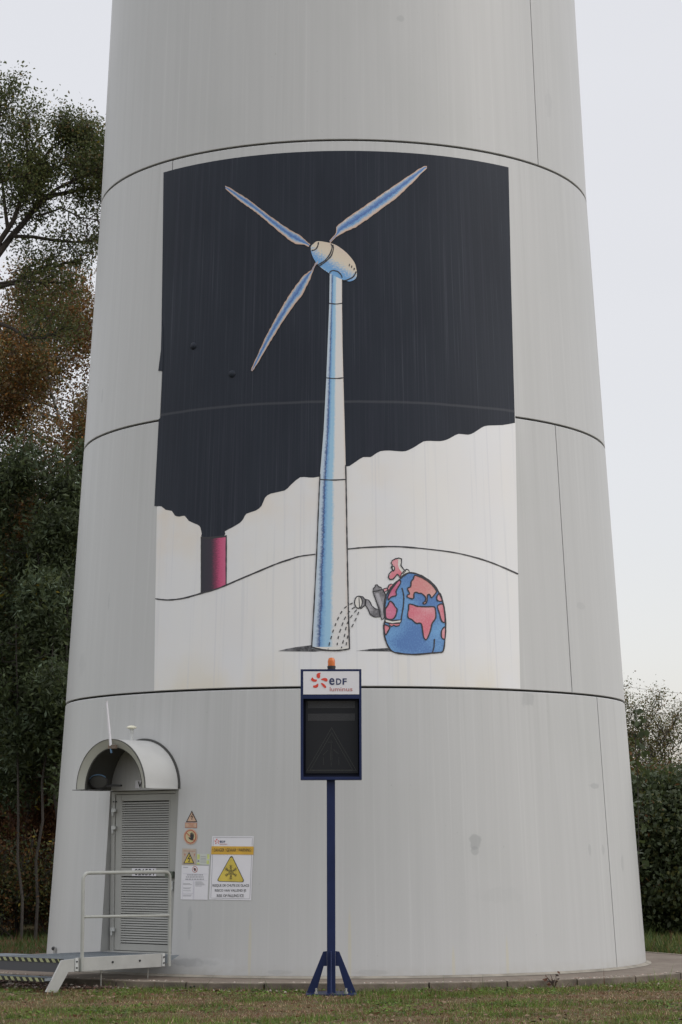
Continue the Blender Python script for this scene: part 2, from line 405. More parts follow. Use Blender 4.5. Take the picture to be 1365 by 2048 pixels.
for a, b, n in ((.36, 1.185, 27), (1.288, 2.11, 28)):
    mm = M(); pit = (b-a-.02)/n
    for s0, s1 in ((-.43, -.412), (.412, .43)): lbox(mm, s0, s1, QD-.038, QD+.011, a, b)
    lbox(mm, -.411, .411, QD-.038, QD-.036, a, b, 1)
    for i in range(n):
        z = a+.012+pit*i
        P = [(QD-.004, z+pit*.74), (QD+.009, z+pit*.66), (QD+.012, z+pit*.04), (QD+.008, z+pit*.04), (QD+.004, z+pit*.60), (QD-.006, z+pit*.68)]
        mm.add([L(s_, q, zz) for s_ in (-.411, .411) for q, zz in P], [(j, (j+1) % 6, 6+(j+1) % 6, 6+j) for j in range(6)])
    mm.build('louvre', [M_DOOR, M_DOORD], door)
for z in (1.975, 1.76, .505):
    mm = M(); lbox(mm, -.572, -.50, QD+.021, QD+.045, z, z+.045); mm.tube([L(-.553, QD+.034, z-.05), L(-.553, QD+.034, z)], .014, 8)
    mm.build('hinge', M_LIGHTG, door, bevel=.002)
mm = M(); lbox(mm, .40, .53, QD+.021, QD+.06, 1.172, 1.248); mm.build('lock_box', M_LOCK, door, bevel=.003)
mm = M(); lbox(mm, .488, .508, QD+.021, QD+.034, 1.03, 1.13); lbox(mm, .485, .512, QD+.021, QD+.045, 1.02, 1.04); mm.build('handle', M_LIGHTG, door)
for s_ in (-.555, -.515): mm = M(); mm.tube([L(s_, QD+.009, 2.105), L(s_, QD+.028, 2.105)], .009, 8); mm.build('bolt', M_BLACK, door)
mm = M(); lbox(mm, -.225, .20, QD+.0085, QD+.011, 1.188, 1.284)
text(mm, '026531', -.175, 1.196, .165, 1.276, lambda a, b: L(a, QD+.0125, b), 1, .012)
mm.build('number_plate', [M_WHITE, M_BLACK], door)
# canopy
CZ0 = 2.25; QF = 4.41
canopy = M(); n = 32
def arc(r, q, k, zc=CZ0): return L(-r*math.cos(PI*k/n), q, zc+r*math.sin(PI*k/n))
def wallq(s_, z): return math.sqrt(R(z)**2-s_**2)
def arcw(r, k, dq=0.):                              # the arc laid onto the tower skin
    s_ = -r*math.cos(PI*k/n); z = CZ0+r*math.sin(PI*k/n); return L(s_, wallq(s_, z)+dq, z)
A_ = [arc(.60, QF, k) for k in range(n+1)]; B_ = [arcw(.60, k, -.02) for k in range(n+1)]
A2 = [arc(.59, QF, k) for k in range(n+1)]; B2 = [arcw(.59, k, -.02) for k in range(n+1)]
canopy.add(A_+B_, [(i, i+1, n+2+i, n+1+i) for i in range(n)])
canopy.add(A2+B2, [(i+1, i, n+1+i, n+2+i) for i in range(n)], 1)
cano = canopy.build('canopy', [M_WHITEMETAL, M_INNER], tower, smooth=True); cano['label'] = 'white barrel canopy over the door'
mm = M()
def sweep(mm, sect, mi=0):                          # sect: list of functions k->point
    vs = [f(k) for k in range(n+1) for f in sect]; m_ = len(sect)
    mm.add(vs, [(i*m_+j, i*m_+(j+1) % m_, (i+1)*m_+(j+1) % m_, (i+1)*m_+j) for i in range(n) for j in range(m_)], mi)
sweep(mm, [lambda k: arc(.598, QF+.004, k), lambda k: arc(.50, QF-.05, k), lambda k: arc(.496, QF-.06, k), lambda k: arc(.597, QF-.012, k)])
mm.build('fascia', M_FASCIA, cano, smooth=True)
mm = M()
sweep(mm, [lambda k: arc(.604, QF+.008, k), lambda k: arc(.604, QF-.01, k), lambda k: arc(.597, QF-.01, k), lambda k: arc(.597, QF+.008, k)])
sweep(mm, [lambda k: arc(.503, QF-.044, k), lambda k: arc(.503, QF-.056, k), lambda k: arc(.497, QF-.062, k), lambda k: arc(.495, QF-.046, k)])
mm.build('edge_trim', M_DARKRIM, cano, smooth=True)
mm = M()
sweep(mm, [lambda k: arcw(.627, k, .002), lambda k: arcw(.627, k, .014), lambda k: arcw(.60, k, .014), lambda k: arcw(.60, k, .002)])
mm.build('wall_flange', M_DARKRIM, cano, smooth=True)
mm = M(); lbox(mm, -.66, -.50, 3.93, QF+.02, CZ0-.012, CZ0-.004); mm.build('side_lip', M_DARKRIM, cano)
mm = M(); lbox(mm, .56, .655, 3.90, QF-.02, CZ0-.008, CZ0); mm.build('side_lip', M_WHITEMETAL, cano)
# plinth fillet where the tower meets the slab
mm = M(); mm.add([C(t, .03 if j == 0 else 0, .004 if j == 0 else .07) - Vector((0, 0, 0 if j == 0 else -.004)) for j in (0, 1) for t in range(0, 360, 3)], [(k, (k+1) % 120, 120+(k+1) % 120, 120+k) for k in range(120)])
mm.build('mortar_fillet', mat('mortar', (.26, .235, .195), .9, .25, 4, bump=.5), tower, smooth=True)

# small plate with letters above the door
mm = M(); wn = lambda a, b: L(a, wallq(a, b)+.006, b)
mm.add([wn(a, b) for a, b in ((-.11, 2.262), (.25, 2.262), (.25, 2.36), (-.11, 2.36))], [(0, 1, 2, 3)])
text(mm, 'WV', -.06, 2.27, .15, 2.348, lambda a, b: L(a, wallq(a, b)+.012, b), 1, .01)
tag(mm.build('letter_plate', [M_WHITE, M_BLACK]), 'small white plate with black letters above the door under the canopy', 'sign')
# disc lamp and its cable under the canopy
fx = empty('hanging_disc', L(-.33, 4.2, CZ0+.02), 'dark oval disc with black rim and blue edge inside the canopy', 'fixture')
ax_ = (dt, (dn*.55+Vector((0, 0, .83))).normalized(), None); c0 = L(-.425, 4.2, 2.345)
nrm = (dn*.85+Vector((0, 0, -.25))+dt*.35).normalized(); a1 = nrm.cross(Vector((0, 0, 1))).normalized(); a2 = a1.cross(nrm)
mm = M(); mm.lathe(c0, [(.01, -.02), (.115, -.02), (.12, .0), (.11, .012), (.01, .016)], 28, 0, (a1, a2*.66, nrm)); mm.build('disc', M_DARKRIM, fx, smooth=True)
mm = M(); mm.tube([c0+a1*(.125*math.cos(2*PI*k/28))+a2*(.082*math.sin(2*PI*k/28)) for k in range(29)], .011, 8, 0, False); mm.build('rim', M_BLACK, fx, smooth=True)
mm = M(); mm.tube([c0+nrm*.006+a1*(.128*math.cos(PI*k/14))-a2*(.09*math.sin(PI*k/14))*(-1 if a2.z > 0 else 1) for k in range(2, 12)], .007, 6); mm.build('blue_edge', M_BLUE, fx, smooth=True)
mm = M(); mm.tube([c0+dt*.15-Vector((0, 0, .06)), c0+dt*.25-Vector((0, 0, .05)), c0+dt*.4-Vector((0, 0, .055))], .014, 6); mm.build('cable', M_BLACK, fx, smooth=True)
mm = M(); mm.tube([L(.05+.12*math.cos(a), wallq(.05, 2.6)+.02, 2.62+.12*math.sin(a)) for a in np.linspace(PI*.95, PI*1.75, 14)], .014, 6)
tag(mm.build('cable_loop', M_BLACK, None, smooth=True), 'black cable looping down the wall inside the canopy', 'cable')
mm = M(); mm.box(L(.03, wallq(.03, 2.45)+.03, 2.445), .09, .05, .05, AXD); mm.box(L(.05, wallq(.05, 2.42)+.03, 2.405), .05, .04, .03, AXD, 1)
tag(mm.build('wall_lamp', [M_LIGHTG, M_LOCK], None, bevel=.004), 'small pale square lamp on the wall above the letter plate', 'lamp')
# antennas
pb = L(.02, QF+.03, CZ0+.545)
an = empty('whip_antenna', pb, 'thin white rod antenna leaning on the front of the canopy', 'antenna')
tipq = at(214, 1403, pb.y-.02); botq = at(222, 1492, pb.y-.02)
mm = M(); mm.tube([botq, botq+(tipq-botq)*.5, tipq], [.017, .014, .011], 8); mm.tube([tipq, tipq+(tipq-botq)*.012], .017, 8); mm.build('rod', M_WHITE, an, smooth=True)
mm = M(); mm.box(botq+dt*.03+Vector((0, .02, -.01)), .12, .05, .05, AXD); mm.build('clamp', mat('clamp_brown', (.16, .12, .09), .6, .3, 20), an, bevel=.004)
mm = M(); e2 = botq+(botq-tipq)*.03; mm.tube([botq-Vector((0, 0, .03)), botq-Vector((-.01, 0, .085))], .013, 6); mm.build('plug', M_BLUE, an, smooth=True)
gp = L(0, 4.06, CZ0+.60)
an = empty('dome_antenna', gp, 'cream mushroom shaped antenna on a short stem on top of the canopy', 'antenna')
mm = M(); mm.tube([gp-Vector((0, 0, .02)), gp+Vector((0, 0, .13))], .017, 10); mm.tube([gp+Vector((0, 0, .09)), gp+Vector((0, 0, .14))], .026, 10); mm.build('stem', M_LIGHTG, an, smooth=True)
mm = M(); mm.lathe(gp+Vector((0, 0, .138)), [(.03, 0), (.062, .008), (.064, .018), (.05, .032), (.025, .041), (.004, .044)], 20); mm.build('dome', M_CREAM, an, smooth=True)

# wall anchor by the left edge
th, z = on_tower(113, 1897)
wa = empty('wall_anchor', C(th, z-.06), 'small grey bracket with a black ball low on the left edge of the tower', 'bracket')
ra = math.radians(th); nn = Vector((math.sin(ra), -math.cos(ra), 0)); tt_ = Vector((math.cos(ra), math.sin(ra), 0))
mm = M(); mm.box(C(th, z-.05, .02), .05, .03, .13, (tt_, nn, Vector((0, 0, 1)))); mm.build('plate', M_REVEAL, wa, bevel=.003)
mm = M(); mm.lathe(C(th, z, .035), [(.005, -.028), (.02, -.02), (.028, 0), (.02, .02), (.005, .028)], 12, 0, (tt_, Vector((0, 0, 1)), nn)); mm.build('ball', M_BLACK, wa, smooth=True)

# ------------------------------------------------------------------ printed mural wrapped round the tower
g = G('film_white', .38, .45)
a = g.noise((1.2, .5, 1), 4, 1.1); b = g.noise((14, .3, 1), 3, 1.2); c = g.noise((.9, .9, 1), 4, 1.5, off=(3, 1, 0)); U, V = g.sep()
col = g.mix(g.rng(a, .4, .62), (.68, .678, .69), (.705, .695, .685))
col = g.mix(g.math('MULTIPLY', g.rng(c, .42, .62), g.math('MULTIPLY', g.rng(U, -2.6, 1., 1, .1), g.rng(V, 4.8, 6.0, .12, .85))), col, (.70, .60, .48))
col = g.mix(g.math('MULTIPLY', g.rng(V, 3.95, 3.5, 0, .7), g.rng(a, .42, .6)), col, (.65, .60, .50))
col = g.mix(g.math('MULTIPLY', g.rng(b, .56, .68), .35), col, (.56, .565, .59))
for u_ in (-1.62, -.55, .38, 1.02, 1.9): col = g.mix(g.math('MULTIPLY', g.rng(g.math('ABSOLUTE', g.math('SUBTRACT', U, u_)), .006, .012, 1, 0), .25), col, (.5, .5, .55))
P_WHITE = g.done(col)
g = G('film_navy', .5, .16)
a = g.noise((20, .18, 1), 4, 1.5, rough=.7); b = g.noise((55, .3, 1), 2, 1.); c = g.noise((1.5, .6, 1), 3, 1.); U, V = g.sep()
col = g.mix(g.rng(c, .35, .65), (.018, .022, .032), (.022, .027, .038))
col = g.mix(g.rng(a, .48, .70), col, (.030, .033, .047))
col = g.mix(g.math('MULTIPLY', g.rng(b, .60, .72), g.math('MULTIPLY', g.rng(c, .35, .6), .75)), col, (.065, .07, .088))
col = g.mix(g.math('MULTIPLY', g.rng(g.math('ABSOLUTE', g.math('SUBTRACT', V, g.math('ADD', 6.985, g.math('MULTIPLY', c, .03)))), .008, .022, 1, 0), .22), col, (.14, .14, .15))
P_NAVY = g.done(col)
def pencil(name, dark, light, sc=1., lo_=.35, hi_=.65, white=None):
    g = G(name, .42, .4); a = g.noise((60, 45, 1), 3, 1.); b = g.noise((1.6, 1.6, 1), 2, sc)
    f = g.math('ADD', g.rng(b, lo_, hi_), g.rng(a, .3, .7, -.28, .28))
    return g.done(g.mix(g.rng(f, .0, 1.), dark, light))
P_BLUE = pencil('pencil_blue', (.08, .18, .42), (.18, .39, .66))
P_PINK = pencil('pencil_pink', (.60, .15, .20), (.66, .33, .36), 1.4)
P_PINKL = pencil('pencil_pale_pink', (.58, .20, .21), (.62, .36, .32), 1.4)
P_ROSE = pencil('pencil_rose', (.48, .08, .18), (.60, .20, .30), 1.6)
P_GREY = pencil('pencil_grey', (.12, .115, .125), (.34, .33, .35), 4.)
P_CREAM = mat('print_cream', (.66, .64, .60), .42)
P_INK = mat('print_ink', (.022, .021, .026), .42)
P_SHADE = pencil('pencil_black', (.03, .03, .035), (.20, .20, .21), 6., .4, .7)
def across(name, stops, wob=.16, vs_=14):           # colour across the drawn shape, roughened like pencil work
    g = G(name, .42, .4); U, V = g.sep()
    a = g.noise((10, 160, 1), 3, 1., rough=.7); d = g.noise((2, vs_, 1), 3, 1.)
    u_ = g.math('ADD', U, g.math('ADD', g.rng(a, .3, .7, -wob, wob), g.rng(d, .3, .7, -wob*.5, wob*.5)))
    return g.done(g.ramp(u_, stops))
W_ = (.65, .635, .625); W2 = (.64, .57, .52); LB = (.29, .48, .65); MB = (.14, .30, .54); DB = (.03, .065, .20)
P_MAST = across('pencil_mast', ((0, (.5, .56, .62)), (.10, (.45, .55, .66)), (.2, DB), (.24, MB), (.34, LB), (.47, (.3, .5, .66)), (.56, W_), (.9, W_), (1., W2)), .035, 10)
P_BLADE = across('pencil_blade', ((0, W2), (.12, (.35, .42, .5)), (.3, (.12, .24, .48)), (.5, (.06, .12, .33)), (.66, (.16, .34, .58)), (.82, (.5, .45, .42)), (1, (.58, .42, .33))), .14, 26)
g = G('pencil_nacelle', .42, .4)
mural = empty('wind_turbine_mural', C(0, 3.46, .003), 'tall printed mural of a wind turbine under black smoke wrapped round the tower', 'mural')
Z1 = lambda pts: [(300+x/2.925, 700+y/2.925) for x, y in pts]      # positions on the print, measured in four close-ups
Z2 = lambda pts: [(680+x/3.2, 780+y/3.2) for x, y in pts]
Z3 = lambda pts: [(430+x/3.0333, 310+y/3.0333) for x, y in pts]
Z4 = lambda pts: [(540+x/3.592, 1080+y/3.592) for x, y in pts]
ly = lambda k: .0035+.0016*k
# the white film: its top edge is level, its sides are cut straight
left = T([(328, 346), (326.2, 500), (324, 650), (325.5, 745), (322, 836)])+T([(318.5, 838), (313, 1100)])
lt = T([(309, 1383)])[0]; rt_ = T([(1017, 334), (1022, 560), (1031, 845), (1036, 1147), (1041, 1382)])
zt, zb = 10.262, 3.468
edge = [(left[0][0], zt)]+left[1:]+[(lt[0], zb), (rt_[-1][0], zb)]+rt_[1:-1][::-1]+[(rt_[0][0], zt)]
mm = M(); decal_poly(mm, edge, ly(0), 0)
film = mm.build('film', P_WHITE, mural, smooth=True); film['label'] = 'white printed film with cream stains'
smoke = Z1([(45, 915), (70, 915), (95, 935), (130, 942), (148, 968), (175, 975), (205, 970), (230, 1000), (280, 1022), (298, 1040), (305, 1075), (313, 1097), (436, 1088), (440, 1062), (480, 1040), (530, 1010), (550, 985), (567, 958), (620, 940), (655, 912), (675, 865), (710, 840), (790, 822), (825, 790), (880, 745), (930, 746), (1000, 740)])
smoke += Z2([(42, 490), (60, 488), (105, 458), (150, 430), (195, 430), (220, 415), (260, 392), (320, 388), (400, 394), (440, 385), (490, 358), (535, 330), (580, 326), (640, 328), (685, 318), (720, 300), (760, 281), (820, 287), (860, 272), (905, 242), (945, 228), (1040, 225), (1120, 210)])
sm = T(dense(curve(smoke, False, 2), 14, False))
poly = [(edge[0][0], zt)]+left[1:6]+[(left[5][0]-.0, sm[0][1]+.01)]+sm+rt_[1:2]+[(rt_[0][0], zt)]
mm = M(); decal_poly(mm, poly, ly(1), 0)
decal_poly(mm, T([(325, 640), (323.3, 700), (318, 742), (327, 742), (328, 660)]), ly(2)+.003, 0)
mm.build('smoke_cloud', P_NAVY, mural, smooth=True)['label'] = 'dark navy smoke sky streaked with dirt'
for px, py in ((388, 692), (465, 748)):
    th, z = on_tower(px, py); ra = math.radians(th); nn = Vector((math.sin(ra), -math.cos(ra), 0)); tv = Vector((math.cos(ra), math.sin(ra), 0))
    mm = M(); mm.lathe(C(th, z, ly(1)), [(.05, 0), (.045, .010), (.03, .02), (.012, .026), (.001, .027)], 16, 0, (tv, Vector((0, 0, 1)), nn)); mm.build('bulge', P_NAVY, mural, smooth=True)
# chimney
g = G('pencil_chimney', .42, .4); U, V = g.sep(); a = g.noise((9, 60, 1), 3, 1., rough=.7)
P_CHIM = g.done(g.ramp(g.math('ADD', U, g.rng(a, .3, .7, -.09, .09)), ((0, (.02, .02, .03)), (.42, (.03, .02, .035)), (.6, (.22, .03, .08)), (.75, (.50, .07, .17)), (1, (.56, .12, .23)))))
mm = M(); A_ = Z1([(304, 1097+ (1420-1097)*i/8) for i in range(9)]); B_ = Z1([(447, 1088+(1378-1088)*i/8) for i in range(9)])
ribbon(mm, A_, B_, ly(2), 0, True)
line(mm, Z1([(303, 1102), (303, 1422)]), 2.2, ly(3), 1, False, False); line(mm, Z1([(449, 1084), (448, 1376)]), 2.4, ly(3), 1, False, False)
line(mm, Z1([(300, 1098), (350, 1100), (450, 1089)]), 3.8, ly(3), 1, False, False)
mm.build('chimney_drawing', [P_CHIM, P_INK], mural)['label'] = 'pink and black smoking chimney'
mm = M(); line(mm, Z1([(35, 1455), (70, 1460), (120, 1462), (200, 1452), (298, 1425), (380, 1402), (450, 1375), (530, 1340), (630, 1298), (740, 1252), (820, 1225), (880, 1207), (970, 1195)]), 2.7, ly(3), 0)
line(mm, Z2([(52, 1018), (120, 1011), (200, 1006), (350, 1002), (500, 1012), (690, 1034), (800, 1055), (920, 1088), (1020, 1125), (1140, 1178)]), 2.6, ly(3), 0)
mm.build('hill_line', P_INK, mural)
# drawn turbine
mast_l = Z3([(698, 715), (695, 900), (685, 1150), (677, 1355)])+[(648, 860), (640, 960), (634, 1110), (629, 1210), (624, 1296)]
mast_r = Z3([(772, 740), (772, 900), (775, 1150), (780, 1355)])+[(690, 860), (692.5, 960), (695, 1110), (697, 1210), (699.5, 1298)]
def interp(pts, ys): return [(float(np.interp(y, [p[1] for p in pts], [p[0] for p in pts])), y) for y in ys]
ys = np.linspace(546, 1297, 90); A_ = interp(mast_l, ys); B_ = interp(mast_r, ys)
mm = M(); ribbon(mm, A_, B_, ly(4), 0, True)
for y in (607, 756, 959):
    (a0, _), = interp(mast_l, [y]); (b0, _), = interp(mast_r, [y]); line(mm, [(a0, y), ((a0+b0)/2, y+1.3), (b0, y)], 2.2, ly(6), 1)
line(mm, interp(mast_l, np.linspace(948, 1296, 14)), 2.2, ly(6), 1); line(mm, interp(mast_r, np.linspace(930, 1298, 14)), 2.4, ly(6), 1)
fill(mm, [(625, 1294), (699, 1294), (699.5, 1297), (680, 1300), (655, 1300), (640, 1298)], ly(4)+.0004, 2)
line(mm, [(624, 1294), (640, 1298), (655, 1300.5), (680, 1300.5), (699.5, 1297.5)], 2.5, ly(6), 1)
line(mm, Z3([(697, 718), (705, 706), (720, 702), (745, 708), (765, 726), (773, 745)]), 2., ly(7), 1)
mm.build('mast_drawing', [P_MAST, P_INK, P_CREAM], mural)['label'] = 'tapering blue and white mast'
def blade(up_, lo_):
    def rs(p, n=46):
        d = [0]
        for i in range(1, len(p)): d.append(d[-1]+math.hypot(p[i][0]-p[i-1][0], p[i][1]-p[i-1][1]))
        return [(float(np.interp(t, d, [q[0] for q in p])), float(np.interp(t, d, [q[1] for q in p]))) for t in np.linspace(0, d[-1], n)]
    a = rs(Z3(up_)); b = rs(Z3(lo_)); mm = M(); ribbon(mm, a, b, ly(4), 0, True)
    jj = [(p[0]+random.uniform(-.5, .5), p[1]+random.uniform(-.5, .5)) for p in a]; kk = [(p[0]+random.uniform(-.4, .4), p[1]+random.uniform(-.4, .4)) for p in b]
    for q in (jj, kk): A_, B_ = stroke_pts(q, 1.5, .5); ribbon(mm, A_, B_, ly(5), 1)
    return mm.build('blade_drawing', [P_BLADE, mat('print_peach', (.52, .36, .28), .45) if 'print_peach' not in bpy.data.materials else bpy.data.materials['print_peach']], mural)
blade([(697, 525), (725, 495), (737, 475), (740, 435), (790, 395), (900, 320), (1050, 215), (1200, 115), (1265, 72), (1285, 70)], [(700, 533), (740, 492), (800, 462), (850, 440), (960, 365), (1100, 260), (1230, 135), (1285, 78)])
blade([(65, 190), (90, 200), (200, 268), (330, 370), (460, 460), (510, 485), (545, 515), (578, 545)], [(68, 205), (150, 275), (270, 360), (380, 455), (460, 520), (495, 540), (550, 545), (572, 555)])
blade([(612, 655), (588, 700), (540, 735), (490, 800), (435, 885), (380, 980), (320, 1090), (265, 1210), (222, 1308)], [(628, 645), (605, 680), (590, 720), (580, 750), (530, 850), (470, 925), (400, 1030), (320, 1160), (260, 1265), (228, 1312)])
g = G('pencil_nacelle', .42, .4); U, V = g.sep(); a = g.noise((45, 45, 1), 3, 1.)
u0_, v0_ = on_tower(*Z3([(700, 640)])[0]); u0_ = math.radians(u0_)*3.7
f = g.math('SUBTRACT', g.math('MULTIPLY', g.math('SUBTRACT', V, v0_), 1.), g.math('MULTIPLY', g.math('SUBTRACT', U, u0_), -.62))
f = g.math('ADD', f, g.rng(a, .3, .7, -.06, .06))
P_NAC = g.done(g.ramp(g.math('ADD', g.math('MULTIPLY', f, 2.2), .5), ((0, (.55, .56, .58)), (.12, (.17, .36, .60)), (.32, (.14, .32, .6)), (.5, (.40, .48, .56)), (.6, (.62, .55, .45)), (.85, (.62, .53, .42)), (1, (.6, .5, .42)))))
mm = M()
fill(mm, Z3([(583, 560), (600, 540), (625, 524), (690, 533), (740, 550), (800, 595), (845, 650), (858, 690), (862, 730), (850, 755), (820, 768), (795, 763), (770, 755), (700, 722), (640, 680), (610, 645), (590, 605)]), ly(4)+.0007, 0, True)
for p in ([(588, 580), (610, 575), (625, 555), (630, 530)], [(705, 540), (712, 560), (700, 600), (670, 640), (625, 668)], [(716, 546), (720, 572), (705, 615), (668, 652), (632, 676)], [(858, 708), (840, 740), (800, 760), (775, 762)], [(818, 662), (815, 676)], [(832, 672), (829, 686)], [(847, 686), (844, 700)]):
    line(mm, Z3(p), 2.3, ly(6), 1)
mm.build('nacelle_drawing', [P_NAC, P_INK], mural)
# drawn shadows
mm = M(); fill(mm, Z4([(120, 782), (200, 768), (305, 755), (320, 765), (425, 792), (330, 803), (200, 801), (100, 800), (60, 798)]), ly(1), 0)
mm.build('mast_shadow_drawing', P_SHADE, mural); mm = M(); fill(mm, Z4([(640, 795), (720, 783), (845, 776), (885, 802), (790, 800), (700, 799), (615, 796)]), ly(1), 0)
mm.build('gardener_shadow_drawing', P_SHADE, mural)
# water from the can
mm = M()
for A_ in ([(597, 452), (565, 468), (535, 492), (505, 535), (480, 590), (460, 640), (442, 700), (428, 750), (420, 785)], [(614, 480), (585, 500), (552, 540), (530, 585), (512, 635), (495, 690), (480, 780)],
           [(626, 500), (600, 530), (572, 570), (550, 620), (542, 665), (528, 730), (515, 778)], [(640, 514), (622, 560), (602, 600), (585, 636)], [(562, 684), (553, 730), (546, 778)]):
    c_ = curve(Z4(A_), False, 12); run = []; acc = 0
    for i in range(1, len(c_)):
        acc += math.hypot(c_[i][0]-c_[i-1][0], c_[i][1]-c_[i-1][1])
        if acc % 13.5 < 8: run.append(c_[i])
        else:
            if len(run) > 2: line(mm, [run[0], run[-1]], 2., ly(8), 0, False, False, 0)
            run = []
    if len(run) > 2: line(mm, [run[0], run[-1]], 2., ly(8), 0, False, False, 0)
mm.build('water_drawing', P_INK, mural)['label'] = 'dashed arcs of poured water'
# watering can
mm = M()
body = [(740, 372), (775, 366), (808, 355), (825, 380), (838, 412), (826, 480), (822, 560), (806, 573), (796, 550), (785, 500), (765, 440)]
spout = [(688, 425), (710, 432), (722, 450), (735, 475), (760, 496), (782, 497), (790, 553), (750, 553), (722, 535), (705, 495), (683, 462)]
lid = [(741, 370), (744, 348), (757, 336), (758, 323), (772, 322), (780, 335), (800, 342), (808, 355), (775, 366)]
cone_ = [(640, 402), (668, 408), (690, 435), (688, 465), (655, 492), (645, 490)]
for p in (body, spout, cone_, lid): fill(mm, Z4(p), ly(3), 0); line(mm, Z4(p+p[:1]), 2., ly(4), 1, False, False)
fill(mm, Z4([(758, 385), (780, 382), (815, 480), (808, 540), (796, 500), (778, 440)]), ly(4), 2)
ros = [(637+27*math.cos(a), 447+43*math.sin(a)) for a in np.linspace(0, 2*PI, 20)[:-1]]
fill(mm, Z4(ros), ly(4), 3); line(mm, Z4(ros), 2., ly(5), 1, True)
mm.build('watering_can_drawing', [P_GREY, P_INK, mat('print_light_grey', (.38, .37, .40), .4), P_CREAM], mural)
# the globe shaped gardener
mm = M()
B0 = [(1005, 235), (1060, 245), (1120, 275), (1180, 325), (1215, 380), (1240, 440), (1255, 520), (1262, 620), (1258, 700), (1245, 795), (1210, 808), (1165, 812), (1045, 822), (940, 815), (880, 800), (845, 755), (824, 690), (818, 620), (830, 565), (820, 520), (825, 430), (845, 380), (880, 330), (930, 285), (975, 248)]
fill(mm, Z4(B0), ly(2), 0, True)
lands = [([(1040, 255), (1070, 262), (1110, 280), (1160, 318), (1195, 365), (1188, 385), (1160, 415), (1150, 395), (1132, 395), (1130, 430), (1120, 455), (1106, 460), (1100, 450), (1115, 440), (1118, 412), (1090, 385), (1070, 383), (1050, 376), (1035, 385), (1030, 422), (990, 412), (988, 395), (1003, 385), (988, 350), (1010, 335), (1015, 300), (1030, 280)], 2),
         ([(1000, 462), (1030, 466), (1060, 476), (1120, 480), (1175, 480), (1188, 500), (1190, 560), (1165, 600), (1150, 660), (1125, 715), (1105, 700), (1095, 640), (1085, 600), (1050, 598), (1020, 572), (995, 560), (990, 530), (996, 495)], 1),
         ([(1205, 395), (1222, 385), (1237, 436), (1205, 436), (1198, 415)], 1), ([(1204, 474), (1243, 462), (1256, 520), (1257, 590), (1232, 580), (1218, 530)], 1), ([(1252, 625), (1261, 640), (1257, 708), (1234, 702), (1232, 655)], 1),
         ([(925, 290), (940, 305), (918, 345), (906, 370), (908, 398), (885, 405), (868, 412), (852, 430), (850, 400), (880, 345)], 3), ([(862, 440), (885, 455), (900, 480), (914, 500), (900, 552), (872, 572), (836, 560), (830, 500), (848, 470)], 3), ([(822, 612), (860, 625), (852, 650), (830, 682)], 1)]
for p, mi in lands: fill(mm, Z4(p), ly(3), mi, True); line(mm, Z4(p), 2.5, ly(5), 4, True)
line(mm, Z4(B0), 2.7, ly(5), 4, True)
line(mm, Z4([(948, 345), (958, 380), (962, 420), (958, 480), (948, 540), (940, 592)]), 2.6, ly(5), 4); line(mm, Z4([(1181, 710), (1178, 770), (1165, 812)]), 2.4, ly(5), 4)
cuff = [(828, 568), (880, 580), (942, 574), (938, 594), (880, 601), (832, 592)]; fill(mm, Z4(cuff), ly(5)+.0005, 5); line(mm, Z4(cuff+cuff[:1]), 2.2, ly(6), 4, False, False)
mm.build('gardener_body_drawing', [P_BLUE, P_PINK, P_PINKL, P_ROSE, P_INK, P_CREAM], mural)['label'] = 'round blue globe body with pink continents'
mm = M()
hd = [(945, 135), (946, 160), (941, 183), (958, 207), (975, 225), (955, 245), (933, 272), (926, 255), (915, 245), (903, 262), (885, 282), (862, 284), (851, 268), (856, 245), (873, 226), (886, 218), (872, 196), (880, 180), (870, 165), (880, 147), (900, 136), (925, 130)]
fill(mm, Z4(hd), ly(2), 0); fill(mm, Z4([(876, 163), (885, 148), (905, 138), (922, 140), (920, 180), (930, 210), (948, 232), (934, 266), (915, 245), (900, 262), (880, 278), (862, 280), (856, 262), (875, 228), (895, 222), (900, 200), (884, 180)]), ly(3), 1)
line(mm, Z4(hd+hd[:1]), 2.3, ly(5), 2, False, False)
ey = [(887+9*math.cos(a), 206+17*math.sin(a)) for a in np.linspace(0, 2*PI, 16)[:-1]]; fill(mm, Z4(ey), ly(4), 0); line(mm, Z4(ey), 2., ly(5), 2, True)
co = [(933, 272), (945, 245), (965, 222), (983, 211), (996, 216), (1003, 233), (975, 243), (950, 258)]; fill(mm, Z4(co), ly(5), 0); line(mm, Z4(co+co[:1]), 2.2, ly(6), 2, False, False)
mm.build('gardener_head_drawing', [P_CREAM, P_PINK, P_INK], mural)['label'] = 'pink big nosed bowed head with white collar'
for h in ([(852, 600), (935, 600), (930, 615), (905, 620), (890, 612), (876, 622), (862, 614)], [(845, 350), (855, 325), (870, 316), (886, 320), (872, 350), (858, 368)], [(815, 352), (840, 345), (846, 362), (822, 374)]):
    mm = M(); fill(mm, Z4(h), ly(4), 0); line(mm, Z4(h+h[:1]), 2., ly(5), 1, False, False); mm.build('hand_drawing', [P_PINK, P_INK], mural)

